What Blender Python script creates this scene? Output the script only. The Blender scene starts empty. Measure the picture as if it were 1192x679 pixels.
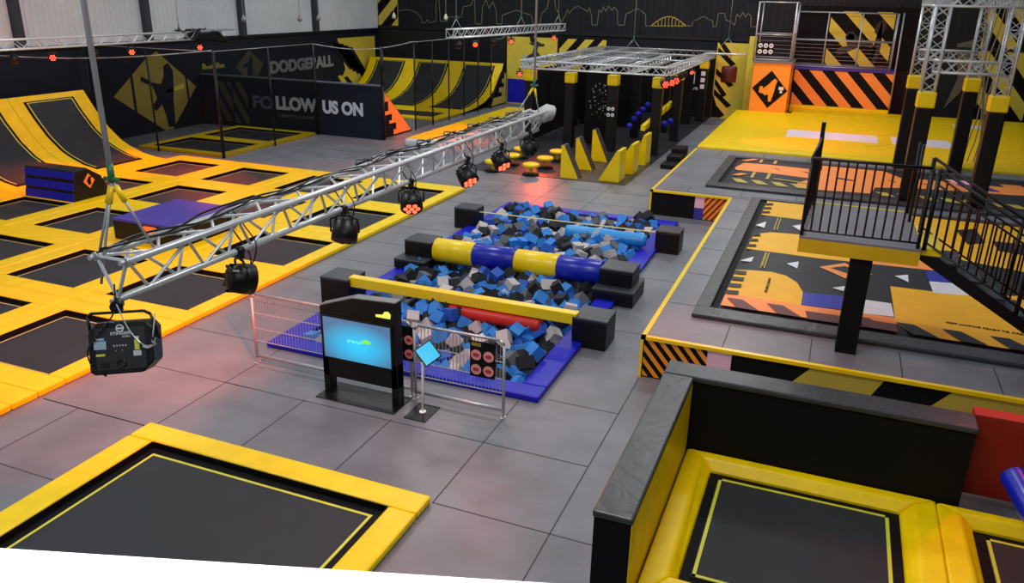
import bpy, math, random
from mathutils import Vector, Matrix, Euler
random.seed(7)
S = bpy.context.scene
COL = S.collection
PI = math.pi

# ------------------------------------------------------------------ camera
q_yaw, q_pitch, q_roll = -0.3764466, 0.35658722, 0.02069295
cy_, sy_, cp_, sp_ = math.cos(q_yaw), math.sin(q_yaw), math.cos(q_pitch), math.sin(q_pitch)
fw = Vector((sy_*cp_, cy_*cp_, -sp_)); rt = Vector((cy_, -sy_, 0)); up = rt.cross(fw)
c_, s_ = math.cos(q_roll), math.sin(q_roll)
r2 = c_*rt + s_*up; u2 = -s_*rt + c_*up
cam = bpy.data.cameras.new('camera'); camo = bpy.data.objects.new('camera', cam); COL.objects.link(camo)
cam.sensor_width = 36; cam.lens = 927.99/1192*36; cam.clip_start = 0.05; cam.clip_end = 200
camo.matrix_world = Matrix(((r2.x, u2.x, -fw.x, 0), (r2.y, u2.y, -fw.y, 0), (r2.z, u2.z, -fw.z, 5.2), (0, 0, 0, 1)))
S.camera = camo

# ------------------------------------------------------------------ world, lights, exposure
S.view_settings.view_transform = 'Standard'; S.view_settings.look = 'None'
S.view_settings.gamma = 1; S.view_settings.use_curve_mapping = False
S.view_settings.exposure = 0.0
w = bpy.data.worlds.new('hall_air'); S.world = w; w.use_nodes = True
bg = w.node_tree.nodes['Background']; bg.inputs[0].default_value = (0.80, 0.88, 1.0, 1); bg.inputs[1].default_value = 0.42
def area(x, y, z, sx, sy, e, col=(1, .97, .93)):
    l = bpy.data.lights.new('hall_or_fill_lamp', 'AREA'); l.shape = 'RECTANGLE'; l.size = sx; l.size_y = sy; l.energy = e; l.color = col
    o = bpy.data.objects.new('hall_or_fill_lamp', l); o.location = (x, y, z); COL.objects.link(o); return o
for lx in (-17, -9, -2.2):
    for ly in (7, 16, 25, 34):
        area(lx, ly, 8.0, 2.2, 1.0, 200 if lx > -16 else 112)
area(-1.2, .9, 7.2, 1.2, 1.0, 150)  # unseen fill lamp, added to turn the gallery cap white
def spot(p, t, e, col, ang=70, blend=.8, r=.12):
    l = bpy.data.lights.new('par_beam', 'SPOT'); l.energy = e; l.color = col; l.spot_size = math.radians(ang); l.spot_blend = blend; l.shadow_soft_size = r
    o = bpy.data.objects.new('par_beam', l); o.location = p; COL.objects.link(o)
    d = Vector(t)-Vector(p); o.location = Vector(p)+d.normalized()*.28; o.rotation_euler = d.to_track_quat('-Z', 'Y').to_euler(); return o
RED = (1, .10, .03)
for p, t, e, a in [((-20, 16.2, 3.45), (-19.6, 15.6, 0), 900, 75), ((-20, 18.9, 3.4), (-19.3, 18.8, 0), 900, 70), ((-20, 21.6, 3.45), (-16.2, 18.5, 0), 1100, 50),
                   ((-4.3, 6.26, 2.95), (-12.4, 10.2, 0), 2300, 62), ((-4.3, 4.77, 2.95), (-11.0, 7.6, 0), 1100, 60), ((-4.3, 7.58, 2.9), (-5.6, 6.2, 0), 75, 125), ((-4.3, 7.58, 2.9), (-14.6, 13.9, 0), 900, 34),
                   ((-11.7, 26.4, 3.5), (-14.6, 19.0, 0), 900, 45), ((-9.8, 27.0, 2.5), (-8.6, 24.4, 0), 420, 70),
                   ((-5.1, 27.0, 2.4), (.9, 29.0, .7), 1500, 46), ((-5.1, 27.4, 2.4), (1.5, 22.8, .7), 700, 46), ((-10.9, 27.4, 3.0), (-13.4, 27.2, 0), 900, 80),
                   ((1.6, 25.9, 3.8), (-1.2, 36.6, 1.4), 1200, 60), ((-4.3, 10.2, 2.9), (.8, 11.2, .7), 380, 70), ((-4.3, 9.6, 2.9), (-2.3, 8.2, 0), 60, 110), ((-4.3, 11.3, 3.0), (-2.6, 19.7, .4), 500, 40), ((2.6, 10.2, 3.0), (1.7, 7.3, 0), 120, 60), ((-4.3, 9.0, 2.9), (-5.6, 10.3, 0), 60, 70)]:
    spot(p, t, e, RED, a)

# ------------------------------------------------------------------ materials
def lin(c):
    return tuple(((v/255)/12.92 if v/255 <= .04045 else ((v/255+.055)/1.055)**2.4) for v in c)+(1,)
MATS = {}
def mat(name, rgb, rough=.5, metal=0, bump=0, bscale=30, var=0, vscale=3, emit=None, estr=1, alpha=None, spec=None, wrinkle=False):
    if name in MATS: return MATS[name]
    m = bpy.data.materials.new(name); m.use_nodes = True; nt = m.node_tree; b = nt.nodes['Principled BSDF']
    c = lin(rgb); b.inputs['Base Color'].default_value = c
    b.inputs['Roughness'].default_value = rough; b.inputs['Metallic'].default_value = metal
    if spec is not None: b.inputs['Specular IOR Level'].default_value = spec
    g = nt.nodes.new('ShaderNodeNewGeometry')
    n = nt.nodes.new('ShaderNodeTexNoise'); n.inputs['Scale'].default_value = vscale; n.inputs['Detail'].default_value = 5
    nt.links.new(g.outputs['Position'], n.inputs['Vector'])
    mx = nt.nodes.new('ShaderNodeMix'); mx.data_type = 'RGBA'
    v = var if var else .04
    mx.inputs[6].default_value = tuple(x*(1-v) for x in c[:3])+(1,); mx.inputs[7].default_value = tuple(min(1, x*(1+v)) for x in c[:3])+(1,)
    mr = nt.nodes.new('ShaderNodeMapRange'); mr.inputs[1].default_value = .35; mr.inputs[2].default_value = .65
    nt.links.new(n.outputs[0], mr.inputs[0]); nt.links.new(mr.outputs[0], mx.inputs[0]); nt.links.new(mx.outputs[2], b.inputs['Base Color'])
    if bump:
        n2 = nt.nodes.new('ShaderNodeTexNoise'); n2.inputs['Scale'].default_value = bscale; n2.inputs['Detail'].default_value = 6
        if wrinkle: n2.inputs['Distortion'].default_value = 1.2
        nt.links.new(g.outputs['Position'], n2.inputs['Vector'])
        bp = nt.nodes.new('ShaderNodeBump'); bp.inputs['Strength'].default_value = bump; bp.inputs['Distance'].default_value = .02
        nt.links.new(n2.outputs[0], bp.inputs['Height']); nt.links.new(bp.outputs[0], b.inputs['Normal'])
    if emit is not None:
        b.inputs['Emission Color'].default_value = lin(emit); b.inputs['Emission Strength'].default_value = estr
    if alpha is not None: b.inputs['Alpha'].default_value = alpha
    MATS[name] = m; return m
FLOOR = mat('floor_vinyl', (114, 116, 122), .40, bump=.5, bscale=2.2, var=.14, vscale=1.3, wrinkle=True)
SEAM = mat('floor_seam', (62, 62, 66), .7)
DKFLOOR = mat('ninja_floor_mat', (44, 44, 50), .35, var=.1)
YEL = mat('yellow_vinyl', (250, 211, 0), .38, spec=.3, bump=.35, bscale=3.5, var=.06, vscale=4, wrinkle=True)
YEL2 = mat('yellow_gloss', (250, 212, 0), .3, bump=.1, bscale=4)
YELP = mat('yellow_print', (196, 172, 62), .55)
YELL = mat('yellow_line', (214, 212, 60), .5)
YELM = mat('mural_yellow', (226, 202, 66), .6)
ORG = mat('orange_vinyl', (255, 158, 40), .38, bump=.15, bscale=3)
ORGB = mat('orange_print', (252, 150, 62), .5, bump=.15, bscale=3)
BAGY = mat('airbag_yellow', (246, 184, 30), .5, spec=.3, bump=.2, bscale=2.5, wrinkle=True)
BAGK = mat('airbag_black', (32, 34, 40), .5, spec=.3, bump=.3, bscale=4, wrinkle=True)
BED = mat('trampoline_mesh', (43, 46, 50), .6, spec=.3, bump=.15, bscale=60, var=.1, vscale=1.5)
BLK = mat('black_vinyl', (13, 13, 15), .42, spec=.3, bump=.25, bscale=5, wrinkle=True)
BLKM = mat('black_matte', (9, 9, 11), .7, spec=.2)
BLKP = mat('black_panel', (24, 28, 35), .6, spec=.3, var=.1)
BLKC = mat('charcoal_vinyl', (50, 53, 57), .38, bump=.6, bscale=4, var=.12, wrinkle=True)
NAVY = mat('navy_wall', (20, 28, 42), .6, spec=.3, var=.1)
BLUE = mat('blue_vinyl', (22, 28, 178), .42, spec=.3, bump=.15, bscale=4)
BLUE2 = mat('blue_roller', (16, 30, 168), .28)
PURP = mat('purple_vinyl', (66, 56, 158), .45, spec=.3, bump=.15, bscale=4)
LBL = mat('light_blue_vinyl', (40, 150, 220), .35)
REDV = mat('red_vinyl', (200, 36, 20), .4)
DRED = mat('dark_red_panel', (150, 26, 12), .5)
WHT = mat('white_print', (225, 225, 232), .5)
WHP = mat('white_paint', (252, 252, 252), .5, var=.004)
PNK = mat('pink_print', (240, 190, 205), .5)
ALU = mat('aluminium', (204, 208, 210), .32, metal=.35, bump=.05, bscale=40)
ALUD = mat('aluminium_dull', (170, 172, 175), .4, metal=.6)
GALV = mat('galvanised_steel', (186, 188, 192), .4, metal=.6)
BSTL = mat('black_steel', (14, 14, 15), .35, metal=.2)
CLAD = mat('wall_cladding', (224, 230, 234), .55, var=.05, vscale=.6)
CLADC = mat('steel_column_paint', (52, 58, 66), .6)
LED = mat('led_red', (255, 60, 30), .3, emit=(255, 66, 40), estr=6)
LEDO = mat('led_orange', (255, 90, 60), .3, emit=(255, 110, 80), estr=3)
TXT = mat('white_lettering', (205, 212, 222), .6)
GREEN = mat('green_shackle', (40, 110, 70), .4)
def screen_mat(name, inner, outer, cx, cz, rx, rz, st):
    m = bpy.data.materials.new(name); m.use_nodes = True; nt = m.node_tree; b = nt.nodes['Principled BSDF']
    g = nt.nodes.new('ShaderNodeTexCoord'); mp = nt.nodes.new('ShaderNodeMapping')
    mp.inputs['Location'].default_value = (-cx/rx, 0, -cz/rz); mp.inputs['Scale'].default_value = (1/rx, 0, 1/rz)
    gr = nt.nodes.new('ShaderNodeTexGradient'); gr.gradient_type = 'SPHERICAL'
    cr = nt.nodes.new('ShaderNodeValToRGB'); e = cr.color_ramp.elements
    e[0].position = 0.0; e[0].color = lin(outer); e[1].position = 1; e[1].color = lin(inner)
    x = e.new(.45); x.color = lin(tuple(int((a*.6+b_*.4)) for a, b_ in zip(inner, outer)))
    nt.links.new(g.outputs['Object'], mp.inputs[0]); nt.links.new(mp.outputs[0], gr.inputs[0]); nt.links.new(gr.outputs[0], cr.inputs[0])
    b.inputs['Base Color'].default_value = (.02, .02, .02, 1); b.inputs['Roughness'].default_value = .2
    nt.links.new(cr.outputs[0], b.inputs['Emission Color']); b.inputs['Emission Strength'].default_value = st
    MATS[name] = m; return m
NET = bpy.data.materials.new('black_netting'); NET.use_nodes = True
_b = NET.node_tree.nodes['Principled BSDF']; _b.inputs['Base Color'].default_value = (.01, .01, .012, 1); _b.inputs['Roughness'].default_value = 1; _b.inputs['Specular IOR Level'].default_value = 0; _b.inputs['Alpha'].default_value = .25

# ------------------------------------------------------------------ mesh helper
class MB:
    def __init__(s): s.v = []; s.f = []; s.m = []; s.s = []
    def add(s, vs, fs, m=0, sm=False):
        o = len(s.v); s.v += [tuple(v) for v in vs]
        for f in fs: s.f.append([i+o for i in f]); s.m.append(m); s.s.append(sm)
        return s
    def box(s, x0, y0, z0, x1, y1, z1, m=0, top=None):
        vs = [(x0, y0, z0), (x1, y0, z0), (x1, y1, z0), (x0, y1, z0), (x0, y0, z1), (x1, y0, z1), (x1, y1, z1), (x0, y1, z1)]
        s.add(vs, [(0, 3, 2, 1), (0, 1, 5, 4), (1, 2, 6, 5), (2, 3, 7, 6), (3, 0, 4, 7)], m)
        o = len(s.v)-8; s.f.append([o+4, o+5, o+6, o+7]); s.m.append(m if top is None else top); s.s.append(False)
        return s
    def obox(s, c, size, R, m=0):
        c = Vector(c); h = [x/2 for x in size]
        vs = [c+R @ Vector((sx*h[0], sy*h[1], sz*h[2])) for sz in (-1, 1) for sx, sy in ((-1, -1), (1, -1), (1, 1), (-1, 1))]
        return s.add(vs, [(0, 3, 2, 1), (0, 1, 5, 4), (1, 2, 6, 5), (2, 3, 7, 6), (3, 0, 4, 7), (4, 5, 6, 7)], m)
    def tube(s, p, q, r, n=8, m=0, r2=None, cap=True):
        p = Vector(p); q = Vector(q); d = q-p
        if d.length < 1e-6: return s
        d.normalize(); a = d.orthogonal().normalized(); b = d.cross(a); r2 = r if r2 is None else r2
        vs = []
        for i in range(n):
            t = 2*PI*i/n; k = a*math.cos(t)+b*math.sin(t); vs += [p+k*r, q+k*r2]
        s.add(vs, [(2*i, 2*((i+1) % n), 2*((i+1) % n)+1, 2*i+1) for i in range(n)], m, n > 5)
        if cap:
            o = len(s.v)-2*n
            s.f.append([o+2*i for i in range(n)][::-1]); s.m.append(m); s.s.append(False)
            s.f.append([o+2*i+1 for i in range(n)]); s.m.append(m); s.s.append(False)
        return s
    def path(s, pts, r, n=6, m=0):
        for i in range(len(pts)-1): s.tube(pts[i], pts[i+1], r, n, m)
        return s
    def curve(s, pts, r, n=6, m=0, k=5):
        P_ = [Vector(p) for p in pts]; Q_ = [P_[0]*2-P_[1]]+P_+[P_[-1]*2-P_[-2]]; out = []
        for i in range(1, len(Q_)-2):
            a, b_, c, d = Q_[i-1:i+3]
            for j in range(k):
                t = j/k; out.append(.5*((2*b_)+(c-a)*t+(2*a-5*b_+4*c-d)*t*t+(3*b_-a-3*c+d)*t**3))
        out.append(P_[-1]); return s.path(out, r, n, m)
    def prism(s, pts, d, m=0, mside=None):          # planar 3-D polygon extruded by vector d
        n = len(pts); P_ = [Vector(p) for p in pts]; d = Vector(d)
        s.add(P_+[p+d for p in P_], [list(range(n))[::-1], list(range(n, 2*n))], m)
        o = len(s.v)-2*n
        for i in range(n):
            j = (i+1) % n; s.f.append([o+i, o+j, o+n+j, o+n+i]); s.m.append(m if mside is None else mside); s.s.append(False)
        return s
    def poly(s, pts, m=0): return s.add(pts, [list(range(len(pts)))], m)
    def lathe(s, c, prof, n=16, m=0, axis='z'):
        vs = []; k = len(prof)
        for i in range(n):
            t = 2*PI*i/n
            for r, z in prof:
                p = {'z': (r*math.cos(t), r*math.sin(t), z), 'x': (z, r*math.cos(t), r*math.sin(t)), 'y': (r*math.sin(t), z, r*math.cos(t))}[axis]
                vs.append((c[0]+p[0], c[1]+p[1], c[2]+p[2]))
        fs = [(i*k+j, ((i+1) % n)*k+j, ((i+1) % n)*k+j+1, i*k+j+1) for i in range(n) for j in range(k-1)]
        return s.add(vs, fs, m, True)
    def build(s, name, mats, parent=None, bevel=0, local=False, seg=2):
        me = bpy.data.meshes.new(name)
        off = Vector(parent.location) if (parent is not None and not local) else Vector((0, 0, 0))
        if parent is not None and parent.parent is not None and not local: off = off+Vector(parent.parent.location)
        me.from_pydata([tuple(Vector(v)-off) for v in s.v], [], s.f)
        if not isinstance(mats, (list, tuple)): mats = [mats]
        for x in mats: me.materials.append(x)
        for p, mi, sm in zip(me.polygons, s.m, s.s): p.material_index = mi; p.use_smooth = sm
        me.update()
        o = bpy.data.objects.new(name, me); COL.objects.link(o)
        if parent is not None: o.parent = parent
        if bevel:
            b = o.modifiers.new('b', 'BEVEL'); b.width = bevel; b.segments = seg; b.limit_method = 'ANGLE'; b.angle_limit = math.radians(40); b.harden_normals = False
        return o
def tag(o, label, cat, group=None, kind=None):
    o['label'] = label; o['category'] = cat
    if group: o['group'] = group
    if kind: o['kind'] = kind
    return o
def thing(name, label, cat, loc=(0, 0, 0), group=None, rot=None):
    o = bpy.data.objects.new(name, None); o.empty_display_size = .2; COL.objects.link(o); o.location = loc
    if rot: o.rotation_euler = rot
    return tag(o, label, cat, group)
def struct(o): o['kind'] = 'structure'; return o
def one(mb, name, mats, label, cat, bevel=0, group=None):          # a thing that is one mesh, origin at its base centre
    xs = [v[0] for v in mb.v]; ys = [v[1] for v in mb.v]; zs = [v[2] for v in mb.v]
    c = Vector(((min(xs)+max(xs))/2, (min(ys)+max(ys))/2, min(zs)))
    mb.v = [tuple(Vector(v)-c) for v in mb.v]
    o = mb.build(name, mats, None, bevel); o.location = c; return tag(o, label, cat, group)
def copy_thing(src, loc, label, group=None, rot=None):
    r = src.copy(); COL.objects.link(r); r.location = loc; r['label'] = label
    if rot is not None: r.rotation_euler = rot
    if group: r['group'] = group
    for ch in list(src.children):
        c = ch.copy(); COL.objects.link(c); c.parent = r
        for g in list(ch.children):
            d = g.copy(); COL.objects.link(d); d.parent = c
    return r
def text_mesh(body, size, bold=.0, width=None, ext=.004, align='LEFT'):
    cu = bpy.data.curves.new('t', 'FONT'); cu.body = body; cu.size = size; cu.offset = bold*size; cu.extrude = ext; cu.align_x = align
    o = bpy.data.objects.new('t', cu); COL.objects.link(o); bpy.context.view_layer.update()
    me = bpy.data.meshes.new_from_object(o.evaluated_get(bpy.context.evaluated_depsgraph_get()))
    bpy.data.objects.remove(o); bpy.data.curves.remove(cu)
    return me
def lettering(name, body, loc, rotm, height, width, material, parent=None, bold=.02):
    # rotm: 3x3 with columns (text x, text y, normal); fits the word to width x cap height
    me = text_mesh(body, 1.0, bold)
    xs = [v.co.x for v in me.vertices]; ys = [v.co.y for v in me.vertices]
    x0, x1, y0, y1 = min(xs), max(xs), min(ys), max(ys)
    off = Vector(parent.location) if parent is not None else Vector((0, 0, 0))
    if parent is not None and parent.parent is not None: off = off+Vector(parent.parent.location)
    for v in me.vertices:
        c = Vector(((v.co.x-x0)/(x1-x0)*width, (v.co.y-y0)/(y1-y0)*height, v.co.z))
        v.co = Vector(loc)+rotm @ c-off
    me.materials.clear(); me.materials.append(material); me.name = name
    o = bpy.data.objects.new(name, me); COL.objects.link(o)
    if parent is not None: o.parent = parent
    return o
R_FRONT = Matrix(((1, 0, 0), (0, 0, -1), (0, 1, 0)))       # faces -Y, reads along +X
R_LEFTW = Matrix(((0, 0, 1), (1, 0, 0), (0, 1, 0)))        # faces +X, reads along +Y
def XR(a): return Matrix.Rotation(a, 3, 'X')
def ZR(a): return Matrix.Rotation(a, 3, 'Z')
def YR(a): return Matrix.Rotation(a, 3, 'Y')

# clip a convex-ish polygon in 2-D to a rectangle
def clip(pts, x0, y0, x1, y1):
    def cut(p, ins, inter):
        o = []
        for i in range(len(p)):
            a, b = p[i-1], p[i]
            if ins(b):
                if not ins(a): o.append(inter(a, b))
                o.append(b)
            elif ins(a): o.append(inter(a, b))
        return o
    def ix(x): return lambda a, b: (x, a[1]+(b[1]-a[1])*(x-a[0])/(b[0]-a[0]))
    def iy(y): return lambda a, b: (a[0]+(b[0]-a[0])*(y-a[1])/(b[1]-a[1]), y)
    for ins, it in ((lambda p: p[0] >= x0, ix(x0)), (lambda p: p[0] <= x1, ix(x1)), (lambda p: p[1] >= y0, iy(y0)), (lambda p: p[1] <= y1, iy(y1))):
        if pts: pts = cut(pts, ins, it)
    return pts
def stripes(x0, y0, x1, y1, wd, gap, lean, ph=0):
    """diagonal bars inside a rectangle: polygons; lean = dx for full height"""
    out = []; h = y1-y0; x = x0-abs(lean)-gap+ph
    while x < x1+abs(lean):
        p = clip([(x, y0), (x+wd, y0), (x+wd+lean, y1), (x+lean, y1)], x0, y0, x1, y1)
        if len(p) > 2: out.append(p)
        x += wd+gap
    return out

# ------------------------------------------------------------------ setting
f = MB()
PX0, PX1, PY0, PY1 = -7.45, -3.4, 9.3, 18.75
for a in ((-24.2, -3, PX0, 40.2), (PX1, -3, 7.6, 40.2), (PX0, -3, PX1, PY0), (PX0, PY1, PX1, 40.2)):
    f.box(a[0], a[1], -.05, a[2], a[3], 0)
f.box(PX0, PY0, -.5, PX1, PY1, -.45)
def seam(x0, y0, x1, y1):
    if abs(x0-x1) < 1e-6: f.box(x0-.008, y0, 0, x0+.008, y1, .002, 1)
    else: f.box(x0, y0-.008, 0, x1, y0+.008, .002, 1)
for y in (5.19, 6.51, 7.87): seam(-9.3, y, -7.4 if y < 6.6 else -7.0, y)
seam(-3.45, 6.51, -1.45, 6.51); seam(-3.45, 5.1, -1.45, 5.1); seam(-9.3, 6.51, -7.4, 6.51)
for x, a, b in ((-2.1, 3, 10.4), (-3.45, 6.5, 9.05), (-4.77, 6.5, 7.9), (-6.1, 6.5, 7.9), (-7.42, 6.5, 9.1), (-8.65, 3, 6.5)): seam(x, a, x, b)
seam(-9.3, 9.2, -7.7, 9.2); seam(-3.1, 9.25, -2.1, 9.25); seam(-3.15, 12.0, -2.1, 12.0); seam(-3.15, 14.8, -2.1, 14.8); seam(-7.4, 7.87, -2.1, 7.87)
for y in (10.6, 11.95, 13.3, 14.65, 16.0, 17.35, 18.7): seam(-9.3, y, -7.7, y)
for y in (20.2, 21.6): seam(-9.3, y, -4.1, y)
for x in (-8.6, -7.2, -5.8): seam(x, 19.05, x, 22.6)
for y in (23.5, 26.2, 28.9): seam(-18, y, -10.6, y)
for x in (-12, -14.8, -17): seam(x, 20.2, x, 26)
f.box(-10.6, 22.65, .0, -5.45, 39.9, .012, 2)
struct(f.build('floor', [FLOOR, SEAM, DKFLOOR]))

# left wall: ribbed pale cladding above, dark panels with prints below
b = MB(); b.box(-24.2, -3, 0, -24, 40.2, 3.33, 0)
b.box(-24.2, -3, 3.33, -24.02, 40.2, 7.5, 1)
y = 8.0
while y < 40:                                              # ribs of the cladding
    b.box(-24.02, y, 3.33, -24.006, y+.10, 7.5, 1); y += .22
for yy in (13.2, 18.36, 23.53, 28.74, 34.02):
    b.box(-24.0, yy-.13, 3.33, -23.78, yy+.13, 7.5, 2)
b.box(-24, -3, 3.25, -23.9, 40, 3.36, 3)
X_ = -23.985
def LW(pts, m): b.poly([(X_, p[0], p[1]) for p in pts], m)
LW([(21.65, 1.5), (23.85, .02), (24.25, .02), (25.75, 1.5), (23.9, 2.95), (23.4, 2.75)][::-1], 4)
X_ = -23.975                                               # dark jumping figure inside the diamond
LW([(22.95, 1.95), (23.5, 1.7), (23.65, 1.25), (23.3, .95), (23.55, .8), (23.85, 1.0), (24.0, .5), (24.05, .12), (24.4, .1), (24.45, 1.1), (24.55, 1.6), (24.6, 2.2), (24.4, 2.5), (24.15, 2.4), (24.1, 2.0), (23.9, 1.75), (23.5, 1.85), (23.0, 2.12)], 0)
LW([(22.5, .4), (22.62, .4), (22.62, 2.2), (22.5, 2.1)], 0); LW([(25.2, .7), (25.3, .8), (25.3, 2.0), (25.2, 2.1)], 0)
LW([(24.1, 1.38), (25.1, 1.5), (25.1, 1.7), (24.1, 1.5)], 6)
X_ = -23.985
LW([(26.2, 2.35), (26.2, 2.12), (27.5, 2.12), (27.5, 2.25), (27.2, 2.25), (27.2, 2.35), (26.8, 2.3), (26.5, 2.2), (26.35, 2.35)], 4)
LW([(28.2, 2.1), (28.6, 1.68), (29.6, 1.65), (30.0, 2.1), (29.1, 2.75)], 5)
X_ = -23.975
LW([(28.85, 1.7), (28.95, 2.05), (28.6, 2.0), (28.7, 2.15), (29.05, 2.25), (29.15, 2.5), (29.3, 2.4), (29.25, 1.68)], 0)
X_ = -23.985                                               # big yellow print with dark bars next to the corner
LW([(35.2, .0), (39.5, .0), (39.5, 2.95), (35.9, 2.95), (36.5, 1.4)], 6)
X_ = -23.97
for k in range(5):
    o_ = k*.72
    LW([(35.0+o_*.6, 2.9-o_*.15), (35.5+o_*.6, 2.9-o_*.15), (37.3+o_*.5, 1.5-o_*.2), (36.9+o_*.5, 1.35-o_*.2)], 0)
for k in range(4):
    LW([(35.2+k*.55, 1.2-.1*k), (35.5+k*.55, 1.25-.1*k), (36.7+k*.5, .2), (36.3+k*.5, .12)], 6 if k % 2 else 0)
wl = struct(b.build('wall_left', [NAVY, CLAD, CLADC, BLKP, mat('print_olive', (160, 146, 62), .6), mat('print_dim', (78, 76, 58), .6), YELM]))
lettering('lettering', 'DODGEBALL', (-23.99, 30.45, 1.62), R_LEFTW, .56, 5.0, mat('print_grey', (138, 144, 148), .6), wl, bold=.05)

# back wall
b = MB(); b.box(-24.2, 40, 0, 9.2, 40.2, 7.5, 0)
x = -24.0
while x < 7.4:
    b.box(x, 39.985, 3.5, x+.06, 40, 7.5, 3); x += .3
b.box(-24, 39.9, 3.36, 7.4, 40, 3.48, 3)
b.box(-24, 39.93, 0, -15.8, 40, 3.3, 3)
for x in (-9.5, -6.9, -4.2, -.4, 2.6): b.box(x, 39.94, .6, x+.05, 40, 7.4, 3)
# yellow-and-black column print beside the corner
b.box(-23.95, 39.92, 3.5, -22.75, 40, 6.5, 1)
for p in stripes(-23.95, 3.5, -22.75, 6.5, .62, .6, 2.9): b.poly([(a, 39.91, c) for a, c in p], 2)
SK = 39.96
def line(pts, m, t=.024, y=SK):
    for (xa, za), (xb, zb) in zip(pts, pts[1:]):
        d = Vector((xb-xa, 0, zb-za)); n_ = Vector((-d.z, 0, d.x)).normalized()*t/2; e_ = d.normalized()*t/2
        A = Vector((xa, y, za))-e_; B = Vector((xb, y, zb))+e_
        b.poly([A-n_, B-n_, B+n_, A+n_], m)
sk = [(-23.6, 3.51), (-23.29, 3.64), (-23.24, 3.64), (-23.16, 3.9), (-22.95, 4.12), (-22.63, 4.28), (-22.25, 4.34), (-21.87, 4.3), (-21.55, 4.16), (-21.34, 3.95), (-21.27, 3.69), (-21.11, 3.7), (-20.96, 3.87), (-20.85, 3.7), (-20.5, 3.8), (-20.45, 3.8), (-20.45, 4.64), (-20.35, 5.35), (-20.25, 4.64), (-20.2, 3.8), (-19.8, 3.81), (-19.75, 4.03), (-18.96, 4.05), (-18.86, 4.55), (-18.41, 4.65), (-18.21, 5.08), (-18.16, 3.73), (-17.81, 3.74), (-17.76, 4.58), (-17.57, 4.92), (-17.38, 4.51), (-17.19, 4.85), (-16.99, 4.44), (-16.95, 3.77), (-16.66, 3.77), (-16.66, 4.19), (-16.27, 4.33), (-15.89, 4.47), (-15.47, 4.35), (-15.06, 4.24), (-14.96, 3.86), (-14.59, 3.83), (-14.5, 4.34), (-14.22, 4.6), (-14.09, 5.36), (-13.91, 5.36), (-13.77, 4.61), (-13.59, 4.37), (-13.5, 3.86), (-13.28, 4.21), (-13.14, 4.55), (-13.05, 4.38), (-12.87, 4.6), (-12.61, 4.73), (-12.34, 4.61), (-12.11, 4.49), (-12.02, 4.66), (-11.89, 4.33), (-11.84, 3.87), (-11.57, 3.88), (-11.53, 4.59), (-11.39, 4.47), (-11.31, 4.73), (-11.18, 4.52), (-11.05, 4.78), (-10.88, 4.57), (-10.76, 4.74), (-10.59, 4.54), (-10.55, 3.91), (-10.21, 3.92), (-10.16, 4.43), (-9.87, 4.56), (-9.66, 4.7), (-9.4, 4.58), (-9.19, 4.42), (-9.15, 3.91), (-8.89, 3.92)]
line(sk, 4)
arch = [(-8.89, 3.92), (-8.73, 4.06), (-8.56, 4.18), (-8.39, 4.28), (-8.23, 4.34), (-8.06, 4.37), (-7.9, 4.35), (-7.73, 4.3), (-7.57, 4.21), (-7.4, 4.1), (-7.23, 3.97)]
line(arch, 5, .045); line([arch[0], arch[-1]], 5)
for k in range(1, 10): line([(arch[k][0], arch[0][1]), arch[k]], 5)
line([(-7.23, 3.97), (-6.95, 3.98), (-6.91, 4.19), (-6.68, 4.29), (-6.44, 4.42), (-6.2, 4.3), (-6.0, 4.23), (-5.96, 3.97), (-5.81, 3.98), (-5.77, 4.57), (-5.49, 4.58), (-5.41, 4.29), (-5.14, 4.21), (-4.98, 4.05), (-4.94, 4.56), (-4.78, 4.43), (-4.67, 4.65), (-4.55, 4.44), (-4.44, 4.61), (-4.29, 4.49), (-4.25, 4.03), (-4.02, 4.04)], 4)
# stripes print at the far right of the back wall
b.poly([(5.2, 39.93, .6), (7.35, 39.93, .6), (7.35, 39.93, 5.6), (5.2, 39.93, 5.6)], 1)
for p in stripes(5.2, .6, 7.35, 5.6, .6, .62, -4.2, .2): b.poly([(a, 39.92, c) for a, c in p], 2)
# pale figure print between the stripes and the dark door
b.poly([(4.3, 39.93, 3.6), (4.9, 39.93, 3.8), (5.05, 39.93, 2.6), (4.8, 39.93, 1.6), (4.3, 39.93, .9), (4.6, 39.93, 2.2)][::-1], 6)
struct(b.build('wall_back', [BLKP, YELM, BLKM, mat('black_trim', (16, 18, 22), .6), mat('line_art_grey', (150, 150, 118), .6), mat('line_art_yellow', (212, 188, 70), .6), mat('figure_pale', (104, 96, 82), .6)]))
b = MB(); b.box(7.45, -3, 0, 7.65, 40.2, 7.5); b.box(7.40, -3, 0, 7.45, 40, 1.6, 1)
struct(b.build('wall_right', [BLKP, BLKM]))

# raised walkway platform on the right
b = MB(); Z = .64
b.box(-2.1, 10.5, 0, 7.4, 19.75, Z, 0); b.box(-4.05, 19.75, 0, 7.4, 26.35, Z, 0); b.box(-4.05, 26.35, 0, 7.4, 39.9, .50, 3)
def F(y, pts, m): b.poly([(p[0], y, p[1]) for p in pts], m)
yf = 10.49
F(yf, [(-2.1, .0), (7.4, 0), (7.4, .6), (-2.1, .6)], 3)
F(yf-.004, [(-2.08, .02), (-1.18, .02), (-1.18, .6), (-2.08, .6)], 4)
for p in stripes(-2.08, .02, -1.18, .6, .085, .085, -.5): F(yf-.008, p, 3)
F(yf-.004, [(-1.18, .3), (-.85, .3), (-.85, .6), (-1.18, .6)], 6)
F(yf-.004, [(-1.18, .02), (-.85, .02), (-.85, .3), (-1.18, .3)], 7)
for a in (.05, 1.75, 3.45, 5.15): F(yf-.004, [(a-.35, .02), (a+.75, .02), (a+1.05, .6), (a+.15, .6)], 5)
yg = 19.74
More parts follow.
